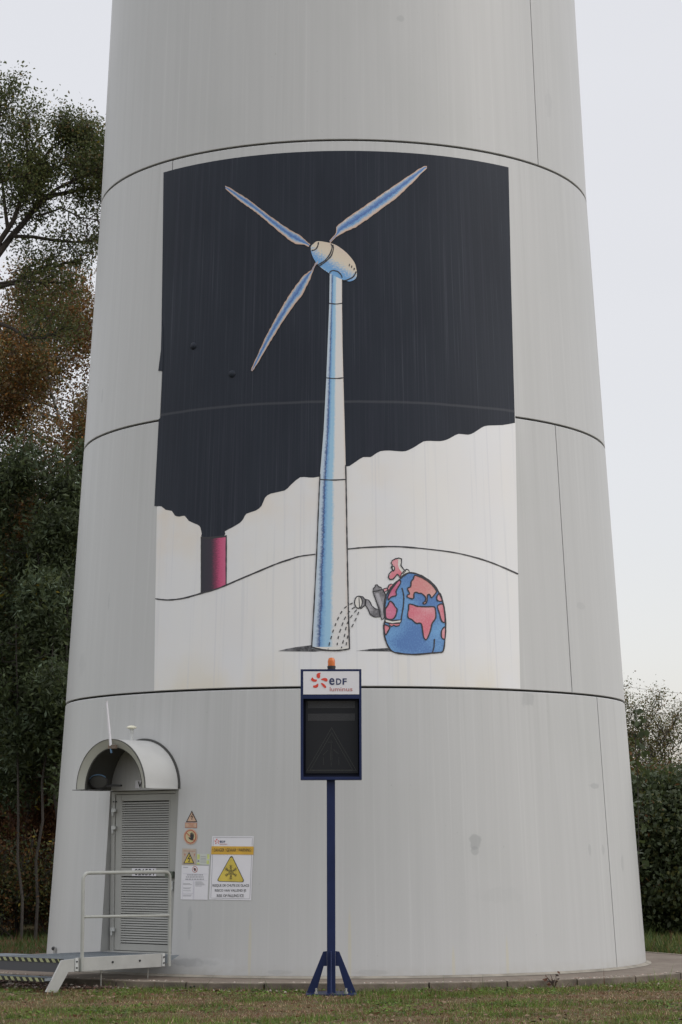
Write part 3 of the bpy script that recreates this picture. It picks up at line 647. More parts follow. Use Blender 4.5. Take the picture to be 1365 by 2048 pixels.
# ------------------------------------------------------------------ stickers and signs on the wall
Z5 = lambda pts: [(350+x/7.5833, 1600+y/7.5833) for x, y in pts]
class Sign:                                          # a sheet stuck to the tower; close-up positions in, curved sheet out
    def __init__(s, name, mats, label, cat='sign', group=None):
        s.n = name; s.mats = mats; s.l = label; s.c = cat; s.g = group; s.m = M()
    def poly(s, pts, k, mi): decal_poly(s.m, T(Z5(pts)), .004+.0015*k, mi)
    def line(s, pts, w, k, mi, closed=False):
        p = dense(Z5(pts), 6, closed); p = p+[p[0]] if closed else p
        A_, B_ = stroke_pts(p, w); ribbon(s.m, A_, B_, .004+.0015*k, mi)
    def text(s, st, x0, y0, x1, y1, k, mi, bold=.0):  # y0 bottom, y1 top in close-up units
        def fn(a, b):
            t_, z_ = on_tower(*Z5([(a, b)])[0]); return C(t_, z_, .004+.0015*k)
        text(s.m, st, x0, y0, x1, y1, fn, mi, bold)
    def done(s):
        o = s.m.build(s.n, s.mats); b = o.matrix_world
        c = sum((Vector(v) for v in s.m.v), Vector())/len(s.m.v)
        for v in o.data.vertices: v.co -= c
        o.location = c
        return tag(o, s.l, s.c, s.g)
K_OR = mat('faded_orange', (.50, .335, .235), .5, .08, 30); K_YEL = mat('sign_yellow', (.58, .34, .035), .4, .12, 6); K_YEL2 = mat('triangle_yellow', (.52, .40, .06), .4, .2, 6)
K_BEIGE = mat('faded_beige', (.44, .37, .30), .5, .08, 30); K_INKG = mat('grey_print', (.22, .22, .24), .5); K_LIME = mat('faded_lime', (.50, .55, .20), .5, .15, 20); K_PALE = mat('pale_sticker', (.50, .52, .48), .45)
K_CREAM = mat('faded_cream', (.50, .42, .24), .5); K_BROWN = mat('brown_print', (.035, .018, .014), .5); K_RED = mat('faded_red', (.42, .12, .07), .5)
bolt = lambda cx, cy, s: [(cx+.14*s, cy-.5*s), (cx-.25*s, cy+.08*s), (cx+.1*s, cy+.02*s), (cx-.02*s, cy+.34*s), (cx-.12*s, cy+.32*s), (cx, cy+.55*s), (cx+.14*s, cy+.34*s), (cx+.06*s, cy+.34*s), (cx+.28*s, cy-.12*s), (cx-.04*s, cy-.04*s), (cx+.24*s, cy-.46*s)]
s = Sign('warning_triangle_sticker', [K_OR, K_BROWN], 'faded orange triangle sticker with a black lightning bolt, topmost beside the door')
s.poly([(262, 160), (345, 334), (172, 334)], 0, 1); s.poly([(262, 188), (325, 322), (192, 322)], 1, 0); s.poly(bolt(262, 255, 85), 2, 1); s.done()
s = Sign('caption_sticker', [K_OR, K_RED], 'faded orange rectangular caption sticker just below the orange triangle')
s.poly([(160, 342), (340, 345), (338, 424), (158, 420)], 0, 1); s.poly([(165, 349), (334, 351), (332, 417), (164, 413)], 1, 0)
for y in (362, 395): s.line([(205, y), (300, y+1)], .7, 2, 1)
s.line([(222, 378), (285, 379)], .7, 2, 1); s.done()
s = Sign('round_prohibition_sticker', [K_OR, K_CREAM, M_BLACK, K_RED], 'round faded sticker with a black hand inside a red barred ring')
circ = lambda cx, cy, r, n=28, ry=None: [(cx+r*math.cos(a), cy+(ry or r)*math.sin(a)) for a in np.linspace(0, 2*PI, n+1)[:-1]]
s.poly(circ(242, 556, 106, 28, 120), 0, 0); s.poly(circ(242, 556, 90, 28, 104), 1, 3); s.poly(circ(242, 556, 74, 28, 88), 2, 1); s.line([(178, 492), (306, 622)], 1.9, 3, 3)
s.poly([(222, 585), (215, 560), (232, 568), (243, 580), (240, 530), (244, 500), (252, 500), (255, 535), (260, 490), (268, 488), (270, 535), (278, 494), (285, 496), (283, 540), (291, 515), (298, 518), (295, 560), (285, 595), (278, 612), (245, 606)], 4, 2); s.done()
s = Sign('high_voltage_sticker', [K_BEIGE, K_YEL2, M_BLACK, K_RED], 'square beige sticker holding a yellow lightning triangle, left of the lime edged sticker')
s.poly([(117, 735), (330, 740), (325, 985), (113, 980)], 0, 0); s.line([(135, 772), (315, 776)], .7, 1, 3); s.text('!', 150, 850, 166, 812, 1, 3, .02); s.text('!', 292, 850, 308, 812, 1, 3, .02)
s.poly([(222, 785), (302, 965), (134, 962)], 1, 2); s.poly([(221, 812), (286, 953), (152, 951)], 2, 1); s.poly(bolt(220, 890, 105), 3, 2); s.done()
s = Sign('lime_edged_sticker', [K_PALE, K_LIME, K_INKG], 'small pale sticker with lime green patches along both sides')
s.poly([(336, 815), (545, 820), (541, 985), (330, 980)], 0, 0)
for x0, y0, x1, y1 in ((342, 822, 382, 900), (338, 950, 380, 976), (495, 822, 530, 895), (485, 915, 525, 970)): s.poly([(x0, y0), (x1, y0+1), (x1, y1+1), (x0, y1)], 1, 1)
s.poly(circ(362, 926, 15, 14), 1, 2)
for y in (858, 884, 908, 940): s.line([(395, y), (475, y+1)], .7, 1, 2)
s.done()
s = Sign('notice_sheet', [M_WHITE, K_INKG, M_BLACK, K_RED, mat('line_lilac', (.5, .48, .56), .5)], 'white notice sheet of fine print with a small barred symbol, below the lightning sticker')
s.poly([(108, 990), (522, 1000), (500, 1515), (92, 1508)], 0, 0)
s.poly(circ(308, 1052, 42, 24, 48), 1, 3); s.poly(circ(308, 1052, 34, 24, 39), 2, 0); s.poly([(290, 1050), (296, 1036), (306, 1030), (318, 1033), (328, 1046), (324, 1072), (308, 1078), (296, 1066)], 3, 2); s.line([(284, 1024), (334, 1080)], .9, 4, 3)
s.line([(130, 1020), (205, 1022)], .9, 1, 1)
for p in ([(130, 1115), (500, 1122)], [(125, 1215), (492, 1224)], [(128, 1222), (118, 1500)], [(288, 1226), (280, 1505)], [(300, 1226), (292, 1505)], [(124, 1412), (282, 1416)]): s.line(p, .5, 1, 4)
for y, x0, x1 in ((1136, 190, 430), (1167, 172, 440), (1200, 164, 446)):
    x = x0
    while x < x1: w_ = random.uniform(14, 44); s.line([(x, y), (min(x+w_, x1), y)], 1.5, 1, 1); x += w_+8
for y in (1265, 1280, 1330, 1345, 1375, 1440, 1455): s.line([(132, y), (262 - (y % 40), y+2)], .6, 1, 1)
for y in (1240, 1255, 1270, 1285, 1303): s.line([(315, y), (380+(y*7) % 90, y+2)], .6, 1, 1)
s.done()
s = Sign('ice_warning_sign', [M_WHITE, K_YEL, K_YEL2, M_BLACK, M_RED, M_NAVYT, K_INKG, M_REDT], 'large white sign with a yellow snowflake triangle warning of falling ice')
s.poly([(570, 548), (1200, 550), (1160, 1522), (524, 1508)], 0, 0)
s.line([(590, 566), (1180, 570), (1140, 1498), (550, 1486)], .6, 1, 6, True)
s.poly([(562, 700), (1200, 705), (1196, 830), (556, 824)], 2, 1)
s.text('! DANGER ! GEVAAR ! WARNING !', 578, 784, 1176, 734, 3, 3, .004)
PET = [[(430, 342), (405, 350), (390, 375), (395, 405), (415, 420), (435, 418), (442, 390), (440, 362), (452, 345)], [(452, 440), (490, 420), (530, 420), (550, 440), (545, 465), (520, 468), (490, 452)], [(452, 490), (490, 500), (525, 535), (525, 560), (505, 562), (480, 535)], [(412, 498), (415, 530), (400, 555), (365, 562), (340, 550), (345, 528), (375, 522)], [(330, 408), (345, 430), (370, 438), (395, 442), (390, 465), (360, 473), (325, 462), (308, 440)]]
for p in PET: s.poly([(606+(x-308)*.31, 586+(y-342)*.35) for x, y in p], 2, 4)
s.text('e', 688, 650, 716, 614, 2, 5, .012); s.text('DF', 721, 648, 768, 616, 2, 5, .012); s.text('luminus', 688, 678, 798, 656, 2, 7)
tri = [(862, 850), (880, 856), (1052, 1215), (1046, 1238), (1030, 1246), (672, 1234), (652, 1222), (655, 1202), (845, 858)]
cx_, cy_ = 856, 1090
s.poly(tri, 2, 3); s.poly([(cx_+(x-cx_)*.94, cy_+(y-cy_)*.935+4) for x, y in tri], 3, 2)
for k in range(6):
    a = PI/6+k*PI/3+PI/2*0; a = math.radians(90+60*k); ca, sa = math.cos(a), math.sin(a); q = lambda r, o: (cx_+r*ca*100-o*sa*100, 1095+r*sa*112+o*ca*112)
    s.line([q(.06, 0), q(1.02, 0)], .75, 4, 3)
    for rr_ in (.5, .72): s.line([q(rr_, 0), q(rr_+.22, .2)], .65, 4, 3); s.line([q(rr_, 0), q(rr_+.22, -.2)], .65, 4, 3)
    s.line([q(.12, 0), q(.32, .17), q(.55, 0)], .5, 4, 3); s.line([q(.12, 0), q(.32, -.17), q(.55, 0)], .5, 4, 3)
s.text('RISQUE DE CHUTE DE GLACE', 578, 1322, 1128, 1276, 2, 3, .006); s.text('RISICO VAN VALLEND IJS', 612, 1400, 1086, 1352, 2, 3, .006); s.text('RISK OF FALLING ICE', 642, 1472, 1048, 1428, 2, 3, .006)
s.done()

# ------------------------------------------------------------------ platform and steps at the door
ZG = -.083
pf = empty('access_platform', L(.1, 5., ZG), 'grey steel platform with grating deck and striped steps in front of the door', 'platform')
ZD = .262
mm = M()
def grate(mm, s0, s1, q0, q1, z, h=.03):
    k = int((s1-s0)/.033)
    for i in range(k+1): lbox(mm, s0+(s1-s0)*i/k-.0018, s0+(s1-s0)*i/k+.0018, q0, q1, z-h, z)
    k = int(abs(q1-q0)/.033)
    for i in range(k+1): lbox(mm, s0, s1, q0+(q1-q0)*i/k-.0016, q0+(q1-q0)*i/k+.0016, z-h+.004, z-.003)
grate(mm, -.62, .60, 3.84, 4.30, ZD); grate(mm, -.62, .82, 4.31, 5.93, ZD); mm.build('grating', M_GRATE, pf)
mm = M()
lbox(mm, .835, .855, 4.30, 5.72, .135, .292); lbox(mm, .80, .834, 4.30, 5.72, .135, .15)
mm.build('side_beam', M_BEAM, pf, bevel=.004)['label'] = 'long pale side beam with bolts'
mm = M(); lbox(mm, -.66, -.64, 4.2, 5.9, .135, .262); lbox(mm, -.63, .83, 4.31, 4.35, .14, .225); lbox(mm, -.63, .83, 5.2, 5.24, .14, .225); mm.build('cross_beam', M_GRATE, pf)
for q in (4.72, 5.16): mm = M(); mm.tube([L(.855, q, .222), L(.866, q, .222)], .013, 8); mm.build('bolt', M_BLACK, pf)
mm = M(); mm.prism([(5.722, .285), (5.955, .272), (6.19, -.07), (6.02, -.09), (5.88, .09), (5.85, .135), (5.722, .135)], .02, lambda a, b, h: L(.835+h, a, b)); mm.build('stringer', M_BEAM, pf, bevel=.003)['label'] = 'slanted white step side plate'
for n_, z0, qq in ((0, .285, 5.95), (1, .085, 6.20)):
    mm = M(); s0, s1 = -1.2, .832; 
    if n_: grate(mm, s0, s1, 5.97, 6.19, z0-.005); lbox(mm, s0, s1, 5.955, 5.965, z0-.04, z0)
    else: lbox(mm, s0, -.64, 5.0, 5.94, ZD-.03, ZD)
    tr = mm.build('step', M_GRATE, pf)
    mm = M(); hz = .042; lbox(mm, s0, s1, qq-.012, qq-.001, z0-hz, z0); pit = .104; x = s0
    k = 0
    while x < s1:
        sl = .035; xa, xb = x, min(x+pit*.5, s1-sl)
        if xb > xa: mm.add([L(xa, qq+.001, z0), L(xb, qq+.001, z0), L(xb+sl, qq+.001, z0-hz), L(xa+sl, qq+.001, z0-hz)], [(0, 1, 2, 3)], 1)
        x += pit
    lbox(mm, s0, s1, qq-.05, qq-.013, z0-.008, z0)
    mm.build('nosing', [M_BLK, M_YEL], tr)['label'] = 'black and yellow striped step edge'
mm = M(); lbox(mm, s0, .83, 5.93, 5.945, .135, .24); mm.build('kick_plate', mat('dark_riser', (.07, .07, .075), .6), pf)
for s_, q in ((.84, 5.25), (.8, 4.45), (-.3, 6.02)): mm = M(); mm.tube([L(s_-.08, q, ZG), L(s_-.08, q, .14)], .007, 6); mm.build('foot', M_SILVER, pf)
mm = M(); mm.prism([(4.02, .262), (4.27, .262), (4.27, .17), (4.22, .17)], .02, lambda a, b, h: L(.80+h, a, b)); mm.build('wall_bracket', M_GRATE, pf)
def rounded(pts, r, k=6):
    out = [pts[0]]
    for i in range(1, len(pts)-1):
        a = (pts[i-1]-pts[i]).normalized(); b = (pts[i+1]-pts[i]).normalized(); p0 = pts[i]+a*r; p1 = pts[i]+b*r
        out += [p0*(1-t)**2+pts[i]*2*t*(1-t)+p1*t*t for t in np.linspace(0, 1, k)]
    return out+[pts[-1]]
hr = empty('handrail', L(.87, 5., .13), 'pale painted tubular handrail along the right side of the platform', 'railing')
mm = M(); mm.tube(rounded([L(.875, 5.66, .14), L(.875, 5.66, 1.25), L(.875, 4.25, 1.25), L(.875, 4.25, .14)], .09), .021, 10); mm.build('frame_tube', M_RAIL, hr, smooth=True)
mm = M(); mm.tube([L(.875, 5.645, .752), L(.875, 4.265, .735)], .017, 10); mm.build('middle_rail', M_RAIL, hr, smooth=True)
for q in (5.735, 4.335):
    mm = M(); lbox(mm, .856, .868, q-.02, q+.02, .145, .29); [mm.tube([L(.868, q, z), L(.878, q, z)], .010, 8, 1) for z in (.18, .25)]; mm.build('mounting_plate', [M_LIGHTG, M_BLACK], hr)

# ------------------------------------------------------------------ warning display on its post
PX, PY = -.121, 26.35
ps = empty('warning_display_post', (PX, PY, ZG), 'dark blue post carrying a tall black display cabinet with a white logo panel on top', 'sign')
SCL = .00563; wx = lambda px: PX+(px-661.5)*SCL
mm = M(); mm.box((PX, PY, (ZG+2.29)/2), .094, .094, 2.29-ZG); mm.build('pole', M_NAVY, ps, bevel=.006)
mm = M(); mm.box((PX, PY, ZG+.012), .56, .56, .022)
mm.build('base_plate', M_NAVY, ps, bevel=.003)
for k in range(4):
    a = k*PI/2; ca, sa = math.cos(a), math.sin(a)
    mm = M(); mm.prism([(.048, .454), (.090, .448), (.274, .0), (.168, .0), (.083, .290), (.048, .290)], .012, lambda u, z, h: Vector((PX+u*ca-(h-.006)*sa, PY+u*sa+(h-.006)*ca, ZG+.024+z)))
    mm.build('brace', M_NAVY, ps, bevel=.002)
for i in (-1, 1):
    for j in (-1, 1):
        mm = M(); c = Vector((PX+.165*i, PY+.2*j, ZG+.024)); mm.tube([c, c+Vector((0, 0, .06))], .011, 8); mm.tube([c, c+Vector((0, 0, .022))], .02, 6); mm.build('anchor_bolt', M_SILVER, ps)
Z6 = lambda py: 2.283+(1560-py)*SCL*.998
X0, X1 = wx(601.3), wx(723); cz0, cz1 = Z6(1560), Z6(1339.5); fy = PY-.11; bw = .030
mm = M()
mm.box(((X0+X1)/2, PY+.06, (cz0+cz1)/2), X1-X0, .10, cz1-cz0)
for a, b, c, d in ((X0, X0+bw, cz0, cz1), (X1-bw+.004, X1, cz0, cz1), (X0+bw, X1-bw+.004, cz1-.024, cz1), (X0+bw, X1-bw+.004, cz0, cz0+.034), (X0+bw, X1-bw+.004, Z6(1399), Z6(1391))):
    mm.box(((a+b)/2, PY-.05, (c+d)/2), b-a, .12, d-c)
cab = mm.build('cabinet', M_NAVY, ps, bevel=.003); cab['label'] = 'dark blue display cabinet'
lx0, lx1, lz0, lz1 = wx(606.7), wx(719), Z6(1390), Z6(1343.6)
mm = M(); mm.box(((lx0+lx1)/2, fy+.008, (lz0+lz1)/2), lx1-lx0, .012, lz1-lz0)
lp = mm.build('logo_panel', M_WHITE, cab); lf = fy-.0005
Z7 = lambda x, y: (wx(580+x/7.312), Z6(1300+y/7.312))
mm = M()
for p in PET:
    p = curve(p, True, 3); q = [Z7(*a) for a in p]; mm.prism(q[::-1], .0015, lambda a, b, h: Vector((a, lf-h, b)), 0)
def ptxt(st, x0, y0, x1, y1, mi, bold):
    a, b = Z7(x0, y0); c, d = Z7(x1, y1); text(mm, st, a, b, c, d, lambda u, v: Vector((u, lf-.0015, v)), mi, bold)
ptxt('e', 574, 521, 652, 418, 1, .016); ptxt('D', 676, 517, 752, 424, 1, .022); ptxt('F', 770, 517, 831, 424, 1, .022)
ptxt('lum', 584, 612, 728, 548, 2, 0.0); ptxt('inus', 740, 612, 914, 554, 2, 0.0)
mm.build('logo', [M_RED, M_NAVYT, M_REDT], cab)
mm = M(); mm.box(((X0+X1)/2, PY-.002, (Z6(1399)+cz0)/2), X1-X0-.04, .02, Z6(1399)-cz0-.02)
mm.build('recess_lining', M_NAVYD, cab)
sx0, sx1, sz0, sz1 = wx(611), wx(716), Z6(1547), Z6(1401); sy = PY-.035
mm = M(); mm.box(((sx0+sx1)/2, sy+.012, (sz0+sz1)/2), sx1-sx0, .022, sz1-sz0)
scr = mm.build('display_screen', M_SCREEN, ps, bevel=.003); scr['label'] = 'unlit black display with dot matrix rows and a dotted triangle'
mm = M()
def dot(px, py, mi=0, r=.0028):
    x, z = wx(px), Z6(py); mm.add([(x-r, sy-.001, z-r), (x+r, sy-.001, z-r), (x+r, sy-.001, z+r), (x-r, sy-.001, z+r)], [(0, 1, 2, 3)], mi)
for r0_, r1_ in ((1403.5, 1416), (1428.5, 1441)):
    for j in range(8):
        for i in range(56): dot(616.5+i*1.68, r0_+(r1_-r0_)*j/7)
def dotline(pts, st=2.2):
    for i in range(len(pts)-1):
        a, b = pts[i], pts[i+1]; l = math.hypot(b[0]-a[0], b[1]-a[1]); k = max(1, int(l/st))
        for j in range(k): dot(a[0]+(b[0]-a[0])*j/k, a[1]+(b[1]-a[1])*j/k, 1)
q7 = lambda P: [(580+x/7.312, 1300+y/7.312) for x, y in P]
for P in ([(608, 1140), (245, 1765), (965, 1765), (608, 1140)], [(608, 1215), (295, 1755), (915, 1755), (608, 1215)], [(600, 1330), (600, 1480)], [(590, 1480), (590, 1610), (612, 1610), (612, 1480), (590, 1480)], [(600, 1640), (600, 1720)], [(490, 1530), (560, 1460)], [(640, 1460), (715, 1530)], [(487, 1580), (487, 1690)], [(712, 1580), (712, 1690)], [(560, 1350), (640, 1350)]): dotline(q7(P))
mm.build('dot_matrix', [M_LED, M_LEDY], scr)
bc = Vector((wx(663), PY-.02, cz1))
bb = empty('beacon', bc, 'small orange domed warning beacon on top of the display cabinet', 'beacon lamp')
mm = M(); mm.lathe(bc, [(.044, 0), (.045, .02), (.047, .022), (.047, .042), (.042, .044)], 24); mm.build('base', M_BLACK, bb, smooth=True)
mm = M(); mm.lathe(bc+Vector((0, 0, .044)), [(.041, 0), (.042, .05), (.038, .072), (.028, .088), (.012, .094), (.001, .095)], 24); mm.build('dome', M_AMBER, bb, smooth=True)
mm = M(); mm.lathe(bc+Vector((0, 0, .046)), [(.02, 0), (.02, .045), (.012, .055), (.001, .056)], 14); mm.build('lamp_core', M_AMBERIN, bb, smooth=True)

# ------------------------------------------------------------------ ground
rng = np.random.default_rng(11)
g = G('grass_soil', .95, .2); tco = N(g.t, 'ShaderNodeTexCoord').outputs['Object']; g.uv = tco
a = g.noise((.55, .9, 1), 5, 1.); b = g.noise((3, 5, 1), 5, 1., rough=.7); c = g.noise((30, 40, 1), 4, 1.)
col = g.mix(g.rng(a, .4, .6), (.07, .075, .026), (.10, .062, .040)); col = g.mix(g.rng(b, .42, .62), col, (.085, .095, .034)); col = g.mix(g.math('MULTIPLY', g.rng(c, .45, .7), .6), col, (.15, .095, .06))
M_SOIL = g.done(col)
mm = M()
def slope(x, y):
    d = math.hypot(x-AX, y-AY); return ZG
K = 40; gx = [-600, -60, -15]+list(np.linspace(-10, 10, K))+[15, 60, 600]; gy = [-60, 10, 18]+list(np.linspace(20, 60, K))+[80, 600, 1500]
vs = [(x, y, ZG) for y in gy for x in gx]; nx = len(gx)
mm.add(vs, [(j*nx+i, j*nx+i+1, (j+1)*nx+i+1, (j+1)*nx+i) for j in range(len(gy)-1) for i in range(nx-1)])
tag(mm.build('ground', M_SOIL), kind='structure')
g = G('slab_concrete', .9, .3); g.uv = N(g.t, 'ShaderNodeTexCoord').outputs['Object']
a = g.noise((.7, .7, 1), 5, 1.2); b = g.noise((6, 6, 1), 5, 1.); c = g.noise((60, 60, 1), 3, 1)
col = g.mix(g.rng(a, .35, .65), (.155, .12, .095), (.215, .18, .145)); col = g.mix(g.math('MULTIPLY', g.rng(b, .45, .65), .6), col, (.125, .095, .075)); col = g.mix(g.math('MULTIPLY', g.rng(c, .5, .7), .5), col, (.26, .23, .19))
M_SLAB = g.done(col)
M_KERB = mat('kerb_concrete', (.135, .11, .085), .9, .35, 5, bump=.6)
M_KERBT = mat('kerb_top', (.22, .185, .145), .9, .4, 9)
mm = M(); n_ = 180
mm.add([(AX+r*math.sin(2*PI*k/n_), AY-r*math.cos(2*PI*k/n_), 0) for r in (3.8, 5.02) for k in range(n_)], [(k, (k+1) % n_, n_+(k+1) % n_, n_+k) for k in range(n_)])
tag(mm.build('concrete_path', M_SLAB), kind='structure')
mm = M(); nk = 34                                   # kerb of separate curved stones
for k in range(nk):
    t0 = 2*PI*k/nk+.0022; t1 = 2*PI*(k+1)/nk-.0022; vs = []; m_ = 6; dz = rng.uniform(-.004, .004)
    prof = [(5.024, -.12), (5.024, .006), (5.035, .012), (5.095, .010), (5.105, 0), (5.108, -.12)]
    for i in range(m_+1):
        t = t0+(t1-t0)*i/m_; vs += [(AX+r*math.sin(t), AY-r*math.cos(t), z+dz) for r, z in prof]
    q = len(prof)
    b0 = len(mm.v)
    mm.add(vs, [(i*q+j, (i+1)*q+j, (i+1)*q+j+1, i*q+j+1) for i in range(m_) for j in range(q-1)])
    mm.f += [[b0+j for j in range(q)], [b0+m_*q+j for j in range(q)][::-1]]; mm.m += [0, 0]
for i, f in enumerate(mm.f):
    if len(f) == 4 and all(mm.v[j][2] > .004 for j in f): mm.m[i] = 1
tag(mm.build('kerb', [M_KERB, M_KERBT]), kind='structure')

def soup(name, verts, faces, mats, mi, parent=None):     # many small faces from arrays: verts (n,k,3), every face k corners
    n, k, _ = verts.shape; me = bpy.data.meshes.new(name); o = bpy.data.objects.new(name, me); COL.objects.link(o)
    if parent: o.parent = parent; verts = verts-np.array(rootloc(parent))
    me.vertices.add(n*k); me.vertices.foreach_set('co', verts.reshape(-1).astype(np.float32))
    me.loops.add(n*k); me.loops.foreach_set('vertex_index', np.arange(n*k, dtype=np.int32))
    me.polygons.add(n); me.polygons.foreach_set('loop_start', np.arange(0, n*k, k, dtype=np.int32)); me.polygons.foreach_set('loop_total', np.full(n, k, np.int32))
    for x in mats: me.materials.append(x)
    me.polygons.foreach_set('material_index', mi.astype(np.int32)); me.update(calc_edges=True); return o
def leafmat(name, col, rough=.55, tr=.25):
    x = mat(name, col, rough, .3, 1.2, spec=.3); t = x.node_tree; bs = t.nodes['Principled BSDF']
    bs.inputs['Subsurface Weight'].default_value = 0
    tl = N(t, 'ShaderNodeBsdfTranslucent'); tl.inputs[0].default_value = (*[min(1, c*1.3) for c in col], 1); mx = N(t, 'ShaderNodeMixShader'); mx.inputs[0].default_value = tr
    out = t.nodes['Material Output']; t.links.new(bs.outputs[0], mx.inputs[1]); t.links.new(tl.outputs[0], mx.inputs[2]); t.links.new(mx.outputs[0], out.inputs[0]); return x
GR = [leafmat('blade_green', (.12, .20, .028)), leafmat('blade_olive', (.14, .155, .042)), leafmat('blade_brown', (.17, .10, .055)), leafmat('blade_straw', (.46, .34, .21)), leafmat('blade_dark', (.06, .095, .022)), leafmat('blade_rust', (.16, .07, .042))]
def fbm(x, y, s):                                   # cheap smooth patchiness
    r = np.random.default_rng(s); v = 0
    for k in range(9):
        a = r.uniform(0, 2*PI); f = r.uniform(.5, 1)*1.7**(k/2.); v = v+np.sin((x*math.cos(a)*.8+y*math.sin(a)*1.4)*f+r.uniform(0, 6))/(1+k*.35)
    return v/2.2
def blades(n, x0, x1, y0, y1, h0, h1, wd, keep, greener=0.):
    x = rng.uniform(x0, x1, n); y = rng.uniform(y0, y1, n); k = keep(x, y); x = x[k]; y = y[k]; n = len(x)
    p = fbm(x, y, 3)*.8+fbm(x*4, y*2.2, 8)*.75+fbm(x*11, y*6, 9)*.5; clump = 1+.8*np.clip(fbm(x*9, y*7, 12), -.8, 1.2); g_ = 1/(1+np.exp(-(p*2.2+greener(x, y))*2.4)); h = rng.uniform(h0, h1, n)*(.5+.75*g_)*clump
    a = rng.uniform(0, 2*PI, n); ln = rng.uniform(.1, 1.1, n)*h; la = rng.uniform(0, 2*PI, n); wv = wd*rng.uniform(.6, 1.4, n)
    lie = (rng.random(n) > g_)*(rng.random(n) < .6); h = np.where(lie, h*.3, h); ln = np.where(lie, ln*1.8, ln)
    B = np.stack([x, y, np.full(n, ZG)], 1); d = np.stack([np.cos(a)*wv, np.sin(a)*wv, 0*a], 1); tp = B+np.stack([np.cos(la)*ln, np.sin(la)*ln, h], 1)
    mi = np.where(rng.random(n) < g_*.9, rng.choice([0, 0, 1, 4], n), rng.choice([2, 2, 3, 5, 5, 1], n))
    return np.stack([B-d, B+d, tp], 1), mi
ins = lambda x, y: np.hypot(x-AX, y-AY) < 5.115
grf = lambda x, y: 1.3*np.exp(-((y-(26.6+.12*x*x))/.5)**2)+np.where(x < -1.6, .55, 0)+np.where(x > 2.2, .25, 0)-.85
V_, I_ = [], []
for args in ((260000, -5.6, 5.8, 19.6, 28.6, .015, .04, .0035), (34000, -5.6, 5.8, 19.6, 28.6, .03, .065, .004)):
    a, b = blades(*args, lambda x, y: (~ins(x, y)) & (np.abs(x) < y*.21) & ~((x < -2.3) & (y > 27.42+.06*np.sin(x*7)) & (y < 31)), grf); V_.append(a); I_.append(b)
a, b = blades(60000, -13, -2.5, 34.5, 44, .04, .12, .008, lambda x, y: ~ins(x, y) & (x < -3), lambda x, y: -.1+0*x); V_.append(a); I_.append(np.where(b == 3, 5, np.where(b < 2, 4, b)))
a, b = blades(60000, 3.5, 13, 34.2, 44, .06, .16, .010, lambda x, y: ~ins(x, y) & (np.hypot(x-AX, y-AY) > 5.5), lambda x, y: .5+0*x); V_.append(a); I_.append(np.where((b == 3) | (b == 0), 4, b))
a, b = blades(16000, -6, 6, 26.3, 34.6, .04, .12, .004, lambda x, y: (np.hypot(x-AX, y-AY) > 5.11) & (np.hypot(x-AX, y-AY) < 5.26) & ~((x < -2.3) & (y > 27.7)), lambda x, y: 1.6+0*x); V_.append(a); I_.append(b)
tag(soup('grass', np.concatenate(V_), None, GR, np.concatenate(I_)), 'short mown grass mixed with brown moss and dry blades', 'grass', kind='stuff')
# fallen leaves
def cards(c, size, flat=0., fold=.25, asp=.55):     # folded rhombus leaves at centres c
    n = len(c); u = rng.normal(size=(n, 3)); u[:, 2] *= (1-flat); u /= np.linalg.norm(u, axis=1)[:, None]+1e-9
    w_ = rng.normal(size=(n, 3)); w_[:, 2] *= (1-flat)
    if flat: w_[:, 2] = rng.normal(size=n)*(1-flat)
    v = np.cross(u, w_); v /= np.linalg.norm(v, axis=1)[:, None]+1e-9
    if flat: v = np.cross(np.array([0, 0, 1.])+rng.normal(size=(n, 3))*.25, u); v /= np.linalg.norm(v, axis=1)[:, None]
    nn = np.cross(u, v); s_ = (size*rng.uniform(.6, 1.35, n))[:, None]
    return np.stack([c-u*s_*.5, c+v*s_*asp*.5+nn*s_*fold*.25-u*s_*.05, c+u*s_*.5, c-v*s_*asp*.5+nn*s_*fold*.25-u*s_*.05], 1)
n = 3200; x = rng.uniform(-4.5, 4.7, n); y = rng.uniform(21.5, 28, n)
k = (fbm(x, y, 5) > .1) | (rng.random(n) < .25); k &= ~ins(x, y); c = np.stack([x[k], y[k], np.full(k.sum(), ZG+.022)], 1)
tag(soup('fallen_leaves', cards(c, .05, .8), None, [GR[5], mat('leaf_brown', (.07, .04, .025), .7), mat('leaf_tan', (.2, .13, .08), .7)], rng.integers(0, 3, len(c))), 'scattered brown fallen leaves lying on the grass', 'leaves', kind='stuff')
n = 3600; x = rng.uniform(-4.5, 4.7, n); y = rng.uniform(21.5, 28, n); k = (fbm(x*3, y*2, 21) > .35) & ~ins(x, y) & ~((x < -2.3) & (y > 27.4)); c = np.stack([x[k], y[k], np.full(k.sum(), ZG+.025)], 1)
c = np.repeat(c, 5, 0)+rng.normal(size=(len(c)*5, 3))*np.array([.03, .03, .008])
tag(soup('clover_patches', cards(c, .032, .6, asp=.8), None, [GR[0], GR[1], GR[4]], rng.integers(0, 3, len(c))), 'round leaved clover and weeds growing in patches in the grass', 'weeds', kind='stuff')
